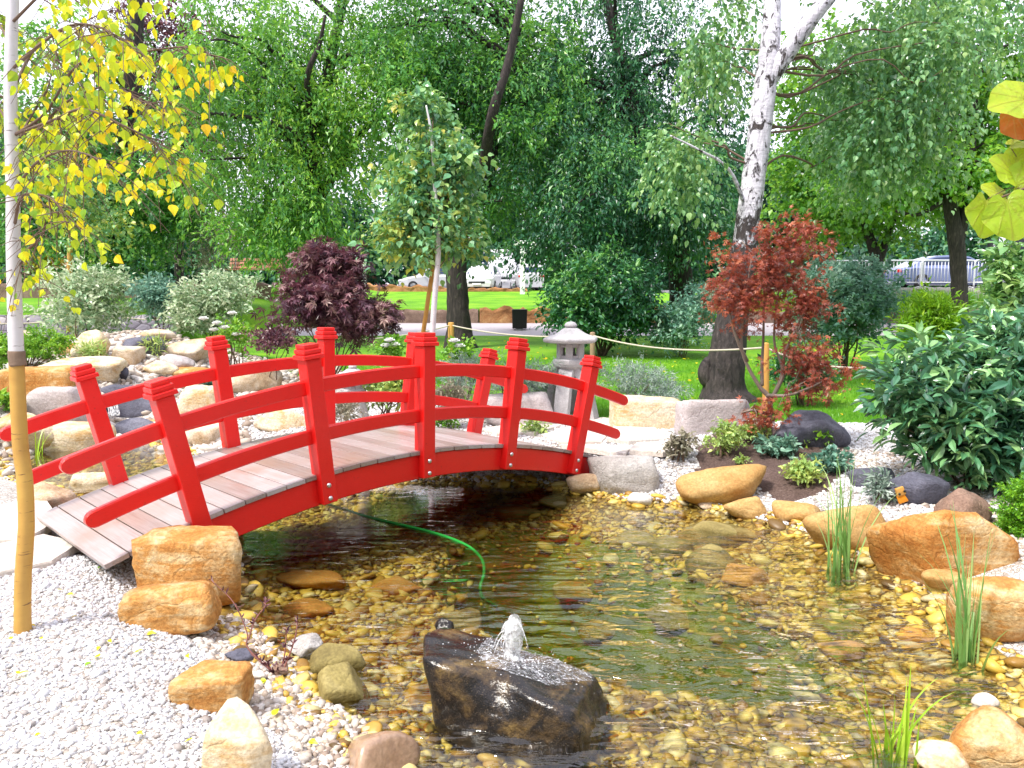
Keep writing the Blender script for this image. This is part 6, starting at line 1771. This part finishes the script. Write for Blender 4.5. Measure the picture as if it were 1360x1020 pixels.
def street_bits():
    p = at(694, 42, 0); p[2] = float(ground(p[0], p[1])); m = mpp(p)
    root = thing("signpost", "white wooden post with a short braced arm by the street", "post", p)
    h = (385 - 318) * m
    mb = MB(); box(mb, (0, 0, h / 2), (.26, .26, h + .1), None, 1, .02); mb.build("pole", MAT['white'], root, smooth=False)
    mb = MB(); box(mb, (.15, 0, h), (1.25, .24, .26), None, 1, .02); tube(mb, [[.05, 0, h - .75], [.35, 0, h - .35], [.55, 0, h - .08]], .08, 8); mb.build("arm", MAT['white'], root, smooth=False)
    p = at(371, 30.5, 0); p[2] = float(ground(p[0], p[1])); m = mpp(p)
    root = thing("lamp_post", "short white post with bent head left of the purple maple", "post", p)
    mb = MB(); tube(mb, smooth_path(np.array([[0, 0, 0], [0, 0, .6], [0, 0, 24 * m], [.05, 0, 27 * m], [.2, 0, 27 * m]]), 4), .05, 8); mb.build("pole", MAT['white'], root)
    mb = MB(); box(mb, (.26, 0, 26.5 * m), (.22, .16, .10), None, .8, .02); mb.build("head", MAT['white'], root)
    p = at(474, 40, 0); p[2] = float(ground(p[0], p[1])); m = mpp(p)
    root = thing("white_panel", "white upright panel behind the top of the purple maple", "panel", p)
    mb = MB(); box(mb, (0, 0, 40 * m / 2), (24 * m, .3, 40 * m), None, 1, .02); mb.build("board", MAT['white'], root, smooth=False)
    mb = MB(); box(mb, (0, 0, 40 * m + .05), (26 * m, .4, .12), None, .9, .02); mb.build("cap", MAT['white'], root, smooth=False)
    # the crossing signal and its pole
    p = at(1328, 34.2, 2.1); m = mpp(p)
    root = thing("signal_pole", "grey metal pole with small pedestrian signal behind the barriers", "signal pole", p)
    mb = MB(); tube(mb, [[0, 0, 0], [0, 0, 1.5], [0, 0, 3.3]], .15, 12); mb.build("pole", MAT['galv'], root)
    zc = EYE + (394 - 327) * m - p[2]
    dx = -15 * m
    mb = MB(); box(mb, (dx, -.1, zc), (.36, .22, .46), None, 1, .03); box(mb, (dx / 2 - .05, -.05, zc), (abs(dx), .06, .06)); sg = mb.build("signal_box", MAT['black'], root, smooth=False)
    mb = MB()
    y_ = -.222
    D, F = ico(1); mb.add(D * np.array([.03, .006, .03]) + np.array([dx, y_, zc + .12]), F)
    for a, b in (((0, .09), (0, -.02)), ((0, -.02), (-.06, -.14)), ((0, -.02), (.06, -.14)), ((0, .06), (-.06, -.01)), ((0, .06), (.06, -.01))):
        tube(mb, [[dx + a[0], y_, zc + a[1]], [dx + b[0], y_, zc + b[1]]], .012, 5)
    mb.build("walking_figure", MAT['galv'], sg)
    p = at(1385, 40, 2.1); m = mpp(p)
    root = thing("kiosk", "dark kiosk behind the barrier at the right picture edge", "kiosk", p)
    mb = MB(); box(mb, (0, 0, 1.5), (3.2, 2.2, 3.0), None, 1, .03); mb.build("walls", MAT['roof'], root, smooth=False)
    mb = MB(); box(mb, (0, 0, 3.08), (3.6, 2.6, .16), None, .96, .02); mb.build("roof", MAT['black'], root, smooth=False)
    mb = MB(); box(mb, (-.4, -1.105, 1.7), (1.6, .03, 1.1), None, 1, .005); mb.build("window", MAT['glass'], root, smooth=False)
street_bits()

# hose in the pond, garden marker, waterfall
def hose():
    mb = MB()
    q = [(430, 668, -.03), (488, 686, .003), (570, 706, .002), (615, 722, -.002), (638, 740, -.02), (643, 760, -.05), (638, 780, -.10), (642, 795, -.16), (660, 806, -.24)]
    P = smooth_path(np.array([Z(a, b, z) for a, b, z in q]), 6)
    tube(mb, P, .011, 10)
    tag(mb.build("hose", MAT['hose'], loc=P[0], sub=P[0]), "green garden hose curving under the pond water", "hose")
hose()
def marker():
    p = G(1197, 672); m = mpp(p)
    root = thing("garden_marker", "small tilted orange garden marker with dark spots on the gravel", "garden marker", p)
    a = .35; Rm = np.array([[math.cos(a), 0, math.sin(a)], [0, 1, 0], [-math.sin(a), 0, math.cos(a)]])
    mb = MB(); tube(mb, [[.01, 0, -.05], [.012, 0, 0], [.012, 0, 10 * m]], .004, 6); mb.build("stake", MAT['black'], root)
    mb = MB(); box(mb, (1 * m, 0, 10 * m), (13 * m, .02, 11 * m), Rm.T, 1, .004); mb.build("lower_block", MAT['marker'], root)
    mb = MB(); box(mb, (-3 * m, -.004, 20 * m), (12 * m, .028, 11 * m), Rm.T, .9, .004); bl = mb.build("upper_block", MAT['stake'], root)
    for dx, dz in ((-5, 17), (1.5, 21)):
        mb = MB(); D, F = ico(1); mb.add(D * np.array([.010, .006, .010]) + np.array([dx * m, -.020, dz * m]), F); mb.build("spot", MAT['black'], bl)
marker()
def waterfall():
    a = W(150, 524, 9.9); b = W(152, 552, 9.75)
    rs = np.random.RandomState(9)
    mb = MB()
    for k in range(7):
        x = (k - 3) * .02
        t = np.linspace(0, 1, 8)[:, None]
        P = a + (b - a) * t + np.array([x, 0, 0]); P[:, 1] += .12 * (1 - (1 - t[:, 0]) ** 2) - .12; P[:, 0] += rs.normal(size=8) * .004
        tube(mb, P, rs.uniform(.006, .014), 6)
    tag(mb.build("waterfall", SPLASH, loc=b, sub=b), "little white waterfall dropping between the cascade stones", "waterfall")
waterfall()
